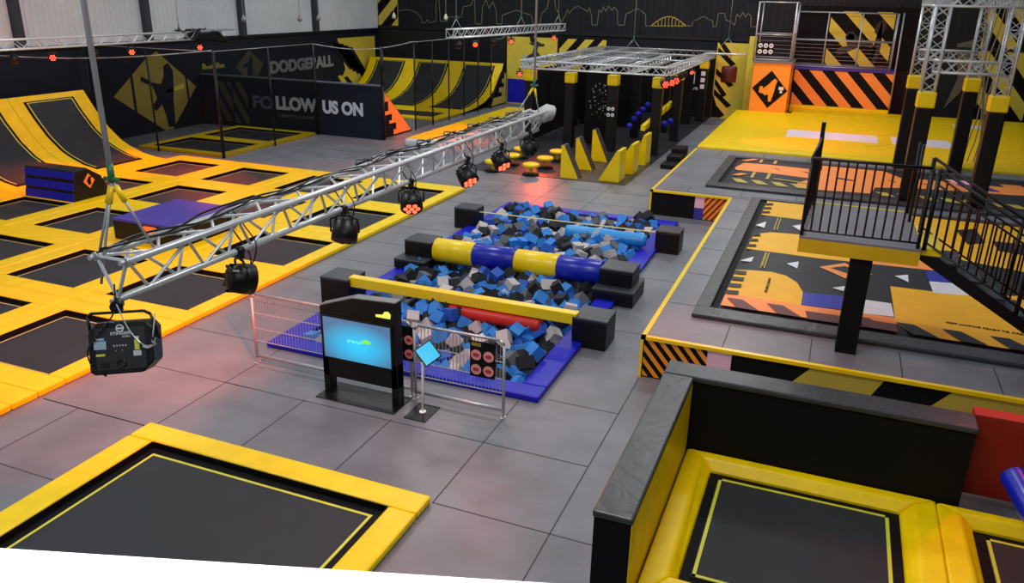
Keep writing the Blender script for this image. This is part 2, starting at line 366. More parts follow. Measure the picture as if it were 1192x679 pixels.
F(yg, [(-4.05, 0), (-2.1, 0), (-2.1, .6), (-4.05, .6)], 3)
F(yg-.004, [(-2.95, .3), (-2.72, .3), (-2.72, .6), (-2.95, .6)], 6); F(yg-.004, [(-2.95, .02), (-2.72, .02), (-2.72, .3), (-2.95, .3)], 7)
F(yg-.004, [(-2.72, .02), (-2.1, .02), (-2.1, .6), (-2.72, .6)], 4)
for p in stripes(-2.72, .02, -2.1, .6, .07, .07, .45): F(yg-.008, p, 8)
# yellow nosing
for a in ((-2.13, 10.46, 7.4, 10.53), (-2.13, 10.46, -2.06, 19.72), (-4.08, 19.70, -2.06, 19.77), (-4.08, 19.70, -4.01, 26.3)): b.box(a[0], a[1], .595, a[2], a[3], .646, 9)
b.box(-2.13, 10.46, 0, -2.09, 10.52, .6, 9); b.box(-4.08, 19.7, 0, -4.04, 19.76, .6, 9)
# seams
for x in (-1.0, .15, 1.3, 2.45): b.box(x-.008, 10.54, Z, x+.008, 11.4, Z+.003, 1)
for y in (12.0, 13.6, 15.2, 16.8, 18.4, 19.75): b.box(-2.05, y-.008, Z, -1.62, y+.008, Z+.003, 1)
for x in (-3.2, -1.9, -.6, .7, 2.0): b.box(x-.008, 19.95, Z, x+.008, 20.6, Z+.003, 1); b.box(x-.008, 25.3, Z, x+.008, 26.3, Z+.003, 1)
b.box(-4.0, 19.9, Z, 7.3, 19.92, Z+.003, 1)
struct(b.build('trim_1', [FLOOR, SEAM, BLK, BLKM, ORG, YELP, PNK, PURP, DRED, YEL2]))

# viewing gallery wall and its white cap, close to the camera
d_ = Vector((.951, .309, 0)); n_ = Vector((-.309, .951, 0)); base = Vector((-.18, .81, 0))
R_ = Matrix((d_, n_, Vector((0, 0, 1)))).transposed()
b = MB(); b.obox(base-n_*.27+Vector((0, 0, 2.2))-d_*.3, (5.4, .36, 4.4), R_); struct(b.build('wall_front', [BLKP]))
b = MB(); b.obox(base-n_*.25+Vector((0, 0, 4.45))-d_*.3, (5.6, .5, .1), R_); struct(b.build('trim_2', [WHP], bevel=.006))

# ------------------------------------------------------------------ trampolines
LINEC = mat('line_cream', (206, 190, 120), .5)
def trampoline(loc, ox0, oy0, ox1, oy1, bx0, by0, bx1, by1, label, group=None, h=.10, bedz=.016, inset=.085, lw=.022, pads='nsew', bevel=.022, linem=None):
    """o*: outer edge of the padding, b*: edge of the opening (world coordinates)"""
    t = thing('trampoline', label, 'trampoline', loc, group)
    z = loc[2]
    b = MB(); b.box(bx0-.04, by0-.04, z+.002, bx1+.04, by1+.04, z+.010, 1); i = inset-.01
    b.box(bx0+i, by0+i, z+.010, bx1-i, by1-i, z+bedz, 0)
    e_ = .008; hh = z+h-.014
    b.box(bx0-e_, by0, z, bx0, by1, hh, 1); b.box(bx1, by0, z, bx1+e_, by1, hh, 1); b.box(bx0, by0-e_, z, bx1, by0, hh, 1); b.box(bx0, by1, z, bx1, by1+e_, hh, 1)
    bed = b.build('bed', [BED, BLKM], t)
    i = inset; L = lw; b = MB()
    b.box(bx0+i, by0+i, z+bedz, bx1-i, by0+i+L, z+bedz+.004); b.box(bx0+i, by1-i-L, z+bedz, bx1-i, by1-i, z+bedz+.004)
    b.box(bx0+i, by0+i+L, z+bedz, bx0+i+L, by1-i-L, z+bedz+.004); b.box(bx1-i-L, by0+i+L, z+bedz, bx1-i, by1-i-L, z+bedz+.004)
    b.build('border_line', [linem or LINEC], bed)
    g = .004; bx0 -= .010; by0 -= .010; bx1 += .010; by1 += .010
    if 's' in pads: MB().box(ox0+g, oy0+g, z+.004, ox1-g, by0, z+h).build('pad', [YEL], t, bevel=bevel)
    if 'n' in pads: MB().box(ox0+g, by1, z+.004, ox1-g, oy1-g, z+h).build('pad', [YEL], t, bevel=bevel)
    if 'w' in pads: MB().box(ox0+g, by0+g, z+.004, bx0, by1-g, z+h).build('pad', [YEL], t, bevel=bevel)
    if 'e' in pads: MB().box(bx1, by0+g, z+.004, ox1-g, by1-g, z+h).build('pad', [YEL], t, bevel=bevel)
    return t
cols = [(-11.53, -9.7), (-14.02, -12.31), (-16.56, -14.86), (-19.05, -17.42)]
rows = [(6.93, 8.77), (9.6, 11.35), (12.2, 13.95), (14.9, 16.65), (17.5, 19.35)]
cx = [-9.36]+[(cols[i][0]+cols[i+1][1])/2 for i in range(3)]+[-19.55]
ry = [6.5]+[(rows[i][1]+rows[i+1][0])/2 for i in range(4)]+[19.98]
rown = ['first', 'second', 'third', 'fourth', 'farthest']
coln = ['beside the grey walkway', 'one column in from the walkway', 'two columns in from the walkway', 'against the curved ramps']
for ci in range(4):
    for ri in range(5):
        if (ci == 2 and ri < 1) or (ci == 3 and ri < 2): continue     # outside the frame
        x0, x1 = cols[ci]; y0, y1 = rows[ri]
        ox1 = cx[ci]; ox0 = cx[ci+1]
        trampoline(((ox0+ox1)/2, (ry[ri]+ry[ri+1])/2, 0), ox0, ry[ri], ox1, ry[ri+1], x0, y0, x1, y1,
                   'black trampoline in yellow pads, %s row, %s' % (rown[ri], coln[ci]), 'trampolines of the main court')
trampoline((-10.6, 5.3, 0), -11.95, 4.0, -9.36, 6.5, -11.53, 4.3, -9.7, 6.1, 'black trampoline in yellow pads cut off at the left edge of the photo', 'trampolines of the main court')
b = MB(); b.box(-11.93, 6.25, .07, -9.7, 6.45, .075)
# nearest trampoline set in the walkway
trampoline((-5.43, 4.5, 0), -7.41, 2.6, -3.45, 6.5, -7.03, 2.98, -3.80, 6.15, 'large dark trampoline with wide yellow pads, nearest the white ledge', h=.10, inset=.115, lw=.032, bevel=.03, linem=YELL)
# netted dodgeball court
for i, (a, c, l) in enumerate(((20.65, 23.1, 'front'), (23.1, 25.75, 'rear'))):
    trampoline((-20.2, (a+c)/2, 0), -22.1, a, -18.4, c, -21.75, a+.3, -18.75, c-.3, 'low trampoline with narrow yellow border in the %s half of the netted court' % l, 'trampolines in the netted court')
# walled trampolines, near right
def big_pads(x0, x1, y0, y1, ox0, ox1, oy0, oy1, label):
    t = thing('trampoline', label, 'trampoline', ((ox0+ox1)/2, (oy0+oy1)/2, 0), 'trampolines inside the black walls')
    b = MB(); b.box(x0-.05, y0-.05, 0, x1+.05, y1+.05, .03, 1); b.box(x0+.10, y0+.10, .03, x1-.10, y1-.12, .05, 0); bed = b.build('bed', [BED, BLKM], t)
    i, L = .11, .035; b = MB(); z = .05
    b.box(x0+i, y0+i, z, x1-i, y0+i+L, z+.004); b.box(x0+i, y1-i-L, z, x1-i, y1-i, z+.004); b.box(x0+i, y0+i, z, x0+i+L, y1-i, z+.004); b.box(x1-i-L, y0+i, z, x1-i, y1-i, z+.004)
    b.build('border_line', [YELL], bed)
    hz = .17; s = .16
    def pad(q, inner):   # q outer four corners; inner edge slopes down
        pass
    # each pad: flat top with a sloped inner face
    def wedge(A, B, C, D):  # A,B outer edge, C,D inner edge (C next to B)
        A, B, C, D = [Vector(p+(0,)) for p in (A, B, C, D)]
        k = s
        n1 = (A-D).normalized(); n2 = (B-C).normalized()
        D2, C2 = D+n1*k, C+n2*k
        h_ = Vector((0, 0, hz)); m = MB()
        vs = [A, B, C, D, A+h_, B+h_, C2+h_, D2+h_, C+Vector((0, 0, .06)), D+Vector((0, 0, .06))]
        m.add(vs, [(0, 3, 2, 1), (0, 1, 5, 4), (4, 5, 6, 7), (7, 6, 8, 9), (9, 8, 2, 3), (1, 2, 8, 6, 5), (3, 0, 4, 7, 9)])
        m.build('pad', [YEL], t, bevel=.025)
    wedge((ox0, oy1), (ox0, oy0), (x0, y0), (x0, y1)); wedge((ox1, oy0), (ox1, oy1), (x1, y1), (x1, y0))
    wedge((ox0, oy0), (ox1, oy0), (x1, y0), (x0, y0)); wedge((ox1, oy1), (ox0, oy1), (x0, y1), (x1, y1))
    return t
big_pads(-.74, 1.26, 6.28, 8.28, -1.06, 1.61, 5.75, 8.5, 'black trampoline bed in thick yellow sloped pads between the two black walls')
big_pads(1.96, 3.9, 6.28, 8.28, 1.615, 4.25, 5.75, 8.48, 'black trampoline with yellow pads beside the blue pole, cut by the frame')
def wallpad(x0, y0, x1, y1, label, inner=None, ci=None):
    t = thing('padded_wall', label, 'padded wall', ((x0+x1)/2, (y0+y1)/2, 0), 'black padded walls around the near trampoline')
    b = MB(); b.box(x0+.015, y0+.015, 0, x1-.015, y1-.015, 1.02); b.build('wall_core', [BLKM], t)
    if inner: b = MB(); b.box(*inner); b.build('side_panel', [ci], t)
    b = MB(); b.box(x0, y0, 1.03, x1, y1, 1.10); b.build('top_pad', [BLKC], t, bevel=.02)
wallpad(-1.43, 5.58, -1.075, 8.49, 'black padded wall with yellow inner side running along the walkway', (-1.089, 5.60, 0, -1.078, 8.48, 1.02), YEL)
wallpad(-1.43, 8.5, 1.85, 8.87, 'long black padded wall across the far side of the near trampoline')
o = one(MB().box(1.86, 8.9, .10, 7.2, 9.1, 1.08), 'padded_wall', [DRED], 'dark red padded wall at the right edge behind the blue pole', 'padded wall', .015)
b = MB(); A_ = Vector((2.09, 7.95, .95)); B_ = Vector((2.66, 6.9, .32))
b.tube(A_, B_, .12, 20); d0 = (A_-B_).normalized()
b.tube(A_, A_+d0*.03, .12, 20, r2=.10); b.tube(A_+d0*.03, A_+d0*.045, .10, 20, r2=.04)
one(b, 'padded_pole', [BLUE2], 'blue padded pole leaning over the trampoline at the right edge', 'padded pole')

# ------------------------------------------------------------------ curved ramps, left side
prof = [(-19.55, .03), (-20.06, .06), (-20.65, .16), (-21.16, .34), (-21.49, .50), (-21.97, .88), (-22.42, 1.40), (-22.7, 1.8), (-22.84, 2.02)]
def arc_strip(b, pr, t0, t1, axis, m, lift=0.0, p0=0.0, p1=1.0):
    """strip of a curved profile between two positions across; pr in (d,z); p0..p1 part of the length"""
    pts = []; n = len(pr)-1; N = 24
    for i in range(N+1):
        u = (p0+(p1-p0)*i/N)*n; k = min(int(u), n-1); f_ = u-k
        d = pr[k][0]*(1-f_)+pr[k+1][0]*f_; z = pr[k][1]*(1-f_)+pr[k+1][1]*f_
        tx = pr[k+1][0]-pr[k][0]; tz = pr[k+1][1]-pr[k][1]; l = math.hypot(tx, tz)
        nx, nz = -tz/l, tx/l
        if nz < 0: nx, nz = -nx, -nz
        pts.append((d+nx*lift, z+nz*lift))
    vs = []
    for d, z in pts:
        for t in (t0, t1): vs.append((d, t, z) if axis == 'x' else (t, d, z))
    b.add(vs, [(2*i, 2*i+1, 2*i+3, 2*i+2) for i in range(N)], m, True)
def ramp(name, label, pr, t0, t1, m0, m1, axis, group, p0=.16, p1=.90, side=BLKM):
    c = ((pr[0][0]+pr[-1][0])/2, (t0+t1)/2, 0) if axis == 'x' else ((t0+t1)/2, (pr[0][0]+pr[-1][0])/2, 0)
    t = thing(name, label, 'ramp', c, group)
    b = MB(); arc_strip(b, pr, t0, t1, axis, 0, .02)
    # solid body below the curve
    e = pr[-1][0]+(-.18 if pr[-1][0] < pr[0][0] else .18)
    poly = [(d, z+.012) for d, z in pr]+[(e, pr[-1][1]+.012), (e, 0), (pr[0][0], 0)]
    pts = [(d, t0, z) if axis == 'x' else (t0, d, z) for d, z in poly]
    b2 = MB(); b2.prism(pts, (0, t1-t0, 0) if axis == 'x' else (t1-t0, 0, 0)); b2.build('ramp_body', [side], t)
    b.build('pad', [YEL], t)
    b = MB(); arc_strip(b, pr, m0-.07, m1+.07, axis, 0, .027, p0-.02, p1+.012); g_ = b.build('spring_cover', [BLKM], t)
    b = MB(); arc_strip(b, pr, m0, m1, axis, 0, .034, p0, p1); g = b.build('bed', [BED], t)
    b = MB(); L = .035
    arc_strip(b, pr, m0+.02, m0+.02+L, axis, 0, .038, p0+.01, p1-.01); arc_strip(b, pr, m1-.02-L, m1-.02, axis, 0, .038, p0+.01, p1-.01)
    arc_strip(b, pr, m0+.02, m1-.02, axis, 0, .038, p1-.02, p1-.008)
    b.build('border_line', [YELL], g)
for t0, t1, m0, m1, l in ((16.78, 19.45, 17.25, 18.88, 'nearest the black netting'), (14.15, 16.77, 14.65, 16.25, 'behind the blue striped vault block'), (11.5, 14.14, 12.0, 13.65, 'cut off by the left edge of the photo')):
    ramp('curved_ramp', 'tall curved trampoline ramp with yellow edges, %s' % l, prof, t0, t1, m0, m1, 'x', 'curved ramps on the left side')
profb = [(33.6, .03), (34.4, .05), (35.4, .12), (36.3, .28), (37.0, .52), (37.6, .86), (38.1, 1.30), (38.45, 1.75), (38.55, 1.92)]
for t0, t1, m0, m1, l in ((-23.7, -21.1, -23.2, -21.6, 'leftmost, beside the yellow corner print'), (-21.1, -18.55, -20.65, -19.05, 'middle one of the three'), (-18.55, -15.95, -18.05, -16.45, 'rightmost, beside the toothed yellow panel')):
    ramp('curved_ramp', 'far curved ramp with yellow frame behind the black poles, %s' % l, profb, t0, t1, m0, m1, 'y', 'curved ramps at the back wall')
b = MB(); b.box(-23.7, 31.2, 0, -16.0, 33.58, .06); b.box(-23.2, 31.9, .06, -20.2, 33.2, .07, 1); b.box(-19.6, 31.9, .06, -16.6, 33.2, .07, 1)
one(b, 'landing_mat', [YEL, BED], 'low yellow mat with dark panels in front of the far ramps', 'mat', .01)
# triangular side panels with teeth
def teeth_panel(y0, y1, h, label, col, x=-15.72):
    t = thing('side_panel_wall', label, 'panel', (x, (y0+y1)/2, 0))
    if h > 0:
        tri = [(y0, 0), (y1, 0), (y0, 1.98)]
    else:
        tri = [(y0, 0), (y1, 0), (y1, 1.6), (y1-.5, 1.6)]
    b = MB(); b.prism([(x-.1, a, z) for a, z in tri], (.1, 0, 0)); b.build('board', [BLKM], t)
    b = MB(); xx = x+.004
    if h > 0:
        b.poly([(xx, y0+.25, 1.95-.2), (xx, y0+.25, 1.35), (xx, y0+.55, 1.35), (xx, y0+.55, 1.0), (xx, y0+.3, 1.0), (xx, y0+.3, .85), (xx, y0+.8, .85), (xx, y0+.8, .62), (xx, y0+.6, .62), (xx, y0+.6, .5), (xx, y0+1.1, .5), (xx, y0+1.1, .25), (xx, y0+.9, .25), (xx, y0+.9, .06), (xx, y1-.1, .06)][::-1], 0)
    else:
        b.poly([(xx, y0+.3, .06), (xx, y1-.06, .06), (xx, y1-.06, 1.5), (xx, y1-.3, 1.5), (xx, y1-.3, 1.25), (xx, y1-.6, 1.25), (xx, y1-.6, 1.05), (xx, y1-.35, 1.05), (xx, y1-.35, .85), (xx, y1-.95, .85), (xx, y1-.95, .62), (xx, y1-.6, .62), (xx, y1-.6, .42), (xx, y0+.55, .42)], 0)
    b.build('print', [col], t)
teeth_panel(26.12, 28.5, 1, 'triangular black side panel with orange toothed print, beside the lettered wall', ORGB)
teeth_panel(36.2, 38.4, -1, 'small side panel with yellow toothed print beside the far ramps', YELP)
# FOLLOW US ON wall
t = thing('lettered_wall', 'low black wall with large white FOLLOW US ON lettering', 'wall panel', (-19.6, 26.0, 0))
MB().box(-23.95, 25.95, 0, -15.62, 26.10, 1.95).build('panel', [NAVY], t)
MB().box(-23.95, 25.93, 1.95, -15.60, 26.12, 2.0).build('top_rail', [mat('rail_grey', (92, 98, 108), .5)], t)
b = MB()
for p in stripes(-23.2, .2, -22.4, 1.75, .32, .22, -.95): b.poly([(a, 25.945, c) for a, c in p], 0)
for p in stripes(-22.35, .15, -21.65, 1.75, .3, .24, -.95, .1): b.poly([(a, 25.945, c) for a, c in p], 0)
b.build('print', [mat('print_dim', (78, 76, 58))], t)  # yellow stripes, their dimming behind the net put into the colour
lettering('lettering', 'FO', (-21.4, 25.94, .80), R_FRONT, .50, .95, mat('print_dimgrey', (92, 104, 120), .6), t, .03)
lettering('lettering', 'LLOW', (-20.3, 25.94, .82), R_FRONT, .52, 1.9, TXT, t, .05)
lettering('lettering', 'US ON', (-18.15, 25.94, .82), R_FRONT, .50, 1.78, TXT, t, .05)
lettering('lettering', 'JUMPSTYLE GAME', (-20.25, 25.94, .50), R_FRONT, .16, 1.7, mat('print_dimgrey', (92, 104, 120), .6), t, .01)
# netting with black posts
def net(p, q, h, n, label, sag=0):
    p = Vector(p); q = Vector(q)
    t = thing('net_screen', label, 'safety net', (p+q)/2, 'black safety nets on posts')
    for i in range(n):
        a = p+(q-p)*i/(n-1); b = MB(); b.tube(a, a+Vector((0, 0, h)), .032, 8); b.build('post', [BSTL], t)
    b = MB(); d = (q-p).normalized()*.0
    n_ = (q-p).normalized().cross(Vector((0, 0, 1)))*.006
    b.prism([p+Vector((0, 0, .05)), q+Vector((0, 0, .05)), q+Vector((0, 0, h)), p+Vector((0, 0, h))], n_); b.build('netting', [NET], t)
    b = MB(); b.tube(p+Vector((0, 0, h)), q+Vector((0, 0, h)), .012, 6); b.build('top_cable', [ALUD], t)
net((-18.35, 20.6, 0), (-18.35, 25.85, 0), 3.35, 3, 'black netting with three posts along the right side of the dodgeball court')
net((-23.8, 20.55, 0), (-18.35, 20.55, 0), 3.35, 3, 'black netting with posts across the front of the dodgeball court')
net((-15.62, 28.6, 0), (-15.62, 36.2, 0), 3.4, 6, 'row of black posts with netting in front of the far ramps')
b = MB(); b.tube((-15.54, 26.02, 2.0), (-15.54, 26.02, 3.35), .06, 8); b.tube((-15.54, 26.02, 0), (-15.54, 26.02, 2.0), .05, 8)
one(b, 'post', [BSTL], 'thick black post at the right end of the lettered wall', 'post')
for p, q in (((-23.9, 15, 3.5), (-18.35, 20.55, 3.38)), ((-18.35, 25.85, 3.35), (-15.62, 28.6, 3.42)), ((-15.62, 36.2, 3.42), (-15.62, 38.2, 3.42))):
    b = MB(); b.path([Vector(p)+(Vector(q)-Vector(p))*k/8-Vector((0, 0, .25*math.sin(PI*k/8))) for k in range(9)], .018)
    one(b, 'cable', [ALUD], 'thin steel cable holding the netting, %s' % ('over the left ramps' if p[1] < 16 else 'above the lettered wall' if p[1] < 30 else 'beside the blue and yellow mural'), 'cable')

# ------------------------------------------------------------------ blocks on the main court
t = thing('vault_block', 'blue and black striped soft vault block at the foot of the curved ramps', 'soft block', (-18.25, 14.6, .07))
pf = [(14.02, .07), (15.2, .07), (14.95, .62), (14.55, .88), (14.15, .86)]
MB().prism([(-19.1, y, z) for y, z in pf], (1.7, 0, 0)).build('block_body', [BLK], t, bevel=.03)
for z0, z1 in ((.10, .30), (.37, .56), (.64, .82)):
    ya = lambda z: 14.02+(z-.07)/.79*.13-.012
    MB().prism([(-19.09, ya(z0), z0), (-19.09, ya(z1), z1), (-19.09, ya(z1)+.03, z1), (-19.09, ya(z0)+.03, z0)], (1.68, 0, 0)).build('blue_band', [BLUE], t, bevel=.01)
MB().prism([(-17.395, 14.38, .55), (-17.395, 14.55, .36), (-17.395, 14.72, .55), (-17.395, 14.55, .74)], (.01, 0, 0)).build('emblem', [ORGB], t)
MB().prism([(-17.384, 14.52, .45), (-17.384, 14.60, .45), (-17.384, 14.60, .58), (-17.384, 14.64, .66), (-17.384, 14.56, .66), (-17.384, 14.48, .56)], (.004, 0, 0)).build('emblem_figure', [BLKM], t)
t = thing('box_platform', 'square black soft box with a purple top on the yellow court', 'soft block', (-13.2, 13.1, .07))
MB().box(-14.05, 12.16, .07, -12.34, 14.05, .50).build('box_body', [BLK], t, bevel=.02)
MB().box(-14.06, 12.15, .50, -12.33, 14.06, .56).build('top_pad', [PURP], t, bevel=.02)
MB().prism([(-13.2, 12.15, .46), (-13.0, 12.15, .27), (-12.8, 12.15, .46), (-12.85, 12.15, .49), (-13.15, 12.15, .49)][::-1], (0, -.006, 0)).build('emblem', [ORGB], t)

# ------------------------------------------------------------------ foam pit
t = thing('pit_frame', 'long blue padded frame around the foam cube pit', 'foam pit frame', (-5.43, 14.0, 0))
MB().box(-7.66, 9.08, 0, -3.18, 9.42, .09).build('frame_pad', [BLUE], t, bevel=.02)
MB().box(-7.66, 18.65, 0, -3.18, 19.02, .09).build('frame_pad', [BLUE], t, bevel=.02)
MB().box(-7.66, 9.425, 0, -7.30, 18.645, .09).build('frame_pad', [BLUE], t, bevel=.02)
MB().box(-3.54, 9.425, 0, -3.18, 18.645, .09).build('frame_pad', [BLUE], t, bevel=.02)
cubm = [('light blue', mat('foam_light_blue', (48, 132, 214), .75)), ('dark blue', mat('foam_blue', (30, 84, 178), .75)), ('black', mat('foam_black', (24, 26, 30), .8)), ('pale grey', mat('foam_grey', (190, 182, 180), .8)), ('dark grey', mat('foam_dark_grey', (92, 96, 100), .8))]
def cube_mesh(m):
    b = MB(); h = .098; b.box(-h, -h, -h, h, h, h); me = bpy.data.meshes.new('foam_cube')
    bm_v = b.v; me.from_pydata(bm_v, [], b.f); me.materials.append(m); return me
cmesh = [cube_mesh(m) for _, m in cubm]
rnd = random.Random(11)
cubes = []
x0, x1, y0, y1 = -7.19, -3.65, 9.54, 18.53
def hump(x, y): return .03+.09*math.sin(x*2.1+y*.7)*math.sin(y*1.3)+.05*math.sin(x*5+1)*math.cos(y*3.7)
st = .232
for layer in (0, 1):
    j = 0; y = y0+.03+layer*.1
    while y < y1:
        x = x0+.03+(st/2 if (j+layer) % 2 else 0)
        while x < x1:
            if layer == 1 and rnd.random() < .55: x += st; continue
            xx = min(max(x+rnd.uniform(-.03, .03), x0), x1); yy = min(max(y+rnd.uniform(-.03, .03), y0), y1)
            z = hump(xx, yy)+(-.02 if layer == 0 else .13)+rnd.uniform(-.03, .03)
            cubes.append((xx, yy, z, rnd.uniform(0, 6.28), rnd.uniform(-.9, .9), rnd.uniform(-.9, .9), rnd.choices((0, 1, 2, 3, 4), (30, 10, 29, 20, 8))[0]))
            x += st
        y += st*.9; j += 1
cubes.sort(key=lambda c: (c[0]**2+c[1]**2+(5.2-c[2])**2)-(0.6 if c[2] > .1 else 0))
def sect(y): return 'in front of the yellow balance beam' if y < 11.1 else ('between the beam and the striped roller' if y < 13.5 else 'behind the striped roller')
for k, c in enumerate(cubes[:300]):
    o = bpy.data.objects.new('foam_cube', cmesh[c[6]]); COL.objects.link(o); o.location = c[:3]; o.rotation_euler = (c[4], c[5], c[3])
    tag(o, '%s foam cube in the loose heap %s' % (cubm[c[6]][0], sect(c[1])), 'foam cube', '%s foam cubes %s' % (cubm[c[6]][0], sect(c[1])))
b = MB()
for c in cubes[300:]: b.obox(c[:3], (.196, .196, .196), Euler((c[4], c[5], c[3])).to_matrix(), c[6])
o = b.build('foam_cubes', [m for _, m in cubm]); tag(o, 'mass of blue, black and grey foam cubes filling the rest of the pit', 'foam cubes', None, 'stuff')
# end blocks
def block(x0, y0, x1, y1, h, label, z0=0, group='black soft blocks around the foam pit'):
    t = thing('soft_block', label, 'soft block', ((x0+x1)/2, (y0+y1)/2, z0), group)
    MB().box(x0, y0, z0, x1, y1, h-.05).build('block_body', [BLK], t, bevel=.015)
    MB().box(x0-.005, y0-.005, h-.05, x1+.005, y1+.005, h).build('top_cover', [BLKC], t, bevel=.018)
block(-8.0, 11.03, -7.42, 11.60, .5, 'black cube block at the left end of the yellow balance beam')
block(-3.36, 11.08, -2.80, 11.65, .5, 'black cube block at the right end of the yellow balance beam')
block(-8.0, 16.43, -7.46, 16.95, .5, 'black cube block at the far left corner of the pit, tied to the slackline')
block(-3.24, 16.55, -2.72, 17.07, .5, 'black cube block at the far right corner of the pit, tied to the slackline')
block(-7.68, 13.04, -7.0, 13.92, .29, 'low black step block under the left end of the striped roller', z0=.09)
block(-7.60, 13.34, -7.02, 13.88, .60, 'upper black block holding the left end of the striped roller', z0=.29)
block(-3.62, 13.06, -2.86, 13.96, .29, 'low black step block under the right end of the striped roller', z0=.0)
block(-3.56, 13.30, -2.95, 13.88, .60, 'upper black block holding the right end of the striped roller', z0=.29)
t = thing('balance_beam', 'yellow padded balance beam across the near part of the foam pit', 'beam', (-5.4, 11.2, .36))
MB().box(-7.46, 11.1, .36, -3.30, 11.27, .54).build('beam_pad', [YEL2], t, bevel=.012)
t = thing('striped_roller', 'thick roller with two yellow and two blue sections across the pit', 'roller', (-5.3, 13.57, .17))
xs = [-7.0, -6.15, -5.28, -4.42, -3.57]
for i in range(4):
    b = MB(); r = .235; b.lathe((0, 13.57, .41), [(0, xs[i]), (r-.015, xs[i]), (r, xs[i]+.015), (r, xs[i+1]-.015), (r-.015, xs[i+1]), (0, xs[i+1])], 28, 0, 'x')
    b.build('roller_section', [YEL2 if i % 2 == 0 else BLUE2], t)
b = MB(); b.lathe((0, 11.16, .225), [(0, -5.55), (.11, -5.54), (.125, -5.5), (.125, -3.95), (.11, -3.9), (0, -3.88)], 20, 0, 'x')
one(b, 'padded_cylinder', [REDV], 'red padded cylinder lying on the cubes under the yellow beam', 'padded cylinder')
b = MB(); b.lathe((0, 16.45, .27), [(0, -5.25), (.13, -5.22), (.14, -5.15), (.14, -3.5), (.13, -3.42), (0, -3.4)], 20, 0, 'x')
one(b, 'padded_cylinder', [LBL], 'light blue padded cylinder lying on the cubes beside the slackline', 'padded cylinder')
b = MB(); b.prism([(-7.46, 16.66, .38), (-3.24, 16.78, .38), (-3.24, 16.83, .38), (-7.46, 16.71, .38)], (0, 0, .012))
one(b, 'slackline', [mat('strap_cream', (206, 204, 150), .6)], 'thin cream slackline strap stretched across the far part of the pit', 'slackline')

# ------------------------------------------------------------------ barriers, kiosk, tablet
def barrier(x0, x1, y, label):
    t = thing('crowd_barrier', label, 'crowd barrier', ((x0+x1)/2, y, 0), 'steel crowd barriers by the pit')
    r = .021; b = MB()
    b.path([(x0, y, .08), (x0, y, 1.04), (x0+.06, y, 1.1), (x1-.06, y, 1.1), (x1, y, 1.04), (x1, y, .08)], r, 8); b.tube((x0, y, .12), (x1, y, .12), .026, 8); b.build('frame', [GALV], t)
    b = MB(); n = int((x1-x0)/.05)
    for i in range(1, n): b.tube((x0+(x1-x0)*i/n, y, .36), (x0+(x1-x0)*i/n, y, 1.08), .0045, 4)
    for z in (.36, .56, .80): b.tube((x0, y, z), (x1, y, z), .008, 5)
    b.build('bar_grille', [GALV], t)
    for x in (x0, x1):
        b = MB(); b.box(x-.025, y-.05, 0, x+.025, y+.05, .012); b.tube((x, y, .01), (x, y, .1), .019, 8); b.build('foot', [GALV], t)
barrier(-7.43, -4.83, 8.58, 'longer steel crowd barrier behind the large screen kiosk')
barrier(-4.75, -3.46, 8.53, 'shorter steel crowd barrier carrying the round-picture sign')
def sign(x, y, z, wd, h, label, nx=2, nz=2, axis='y', head=True):
    t = thing('rules_sign', label, 'sign', (x, y, z))
    sx = wd; e = .008
    def q(a0, c0, a1, c1, d0, d1, m, nm):
        if axis == 'y': MB().box(x+a0, y-d1, z+c0, x+a1, y-d0, z+c1).build(nm, [m], t)
        else: MB().box(x+d0, y+a0, z+c0, x+d1, y+a1, z+c1).build(nm, [m], t)
    q(0, 0, wd, h, 0, e, BLKM, 'board')
    if head:
        q(.06*wd, h*.86, .45*wd, h*.96, e, e+.003, mat('sign_olive', (150, 130, 40)), 'heading_mark')
    top = h*.82 if head else h
    for i in range(nx):
        for k in range(nz):
            cx_ = wd*(i+.5)/nx; cz = top*(k+.5)/nz; r = min(wd/nx, top/nz)*.42
            def disc(rad, d, m, nm, oz=0, sq=1):
                b = MB(); pts = []
                for a in range(18):
                    u_ = 2*PI*a/18; px_, pz_ = cx_+rad*math.cos(u_), cz+oz+rad*sq*math.sin(u_)
                    pts.append((x+px_, y-d, z+pz_) if axis == 'y' else (x+d, y+px_, z+pz_))
                b.prism(pts, (0, -.003, 0) if axis == 'y' else (.003, 0, 0)); return b.build(nm, [m], t)
            disc(r, e, mat('sign_pink', (236, 150, 150)) if head else WHT, 'pictogram'); disc(r*.6, e+.003, mat('sign_dark_red', (170, 50, 50)) if head else mat('sign_grey', (120, 120, 120)), 'pictogram_centre', 0, .6)
sign(-3.92, 8.495, .55, .35, .50, 'black sign with four round red pictures hung on the right barrier')
sign(-5.08, 8.545, .55, .32, .50, 'black sign with round pictures half hidden behind the kiosk')
# kiosk
t = thing('screen_kiosk', 'black two-legged kiosk with a large glowing blue screen', 'kiosk', (-5.42, 8.35, 0))
MB().box(-6.02, 8.02, 0, -4.80, 8.52, .015).build('base_plate', [BSTL], t, bevel=.004)
for x in (-5.99, -4.93): MB().box(x, 8.20, .015, x+.10, 8.36, .62).build('leg', [BLK], t, bevel=.008)
b = MB(); b.prism([(-5.99, 8.20, .27), (-4.83, 8.20, .27), (-4.83, 8.20, 1.49), (-5.47, 8.20, 1.46), (-5.99, 8.20, 1.28)], (0, .16, 0)); b.build('cabinet', [BLK], t, bevel=.012)
b = MB(); b.prism([(-5.99, 8.205, 1.284), (-5.47, 8.205, 1.464), (-4.83, 8.205, 1.494), (-4.83, 8.205, 1.506), (-5.47, 8.205, 1.476), (-5.99, 8.205, 1.296)], (0, .15, 0)); b.build('top_edge', [mat('edge_grey', (120, 122, 124), .4)], t)
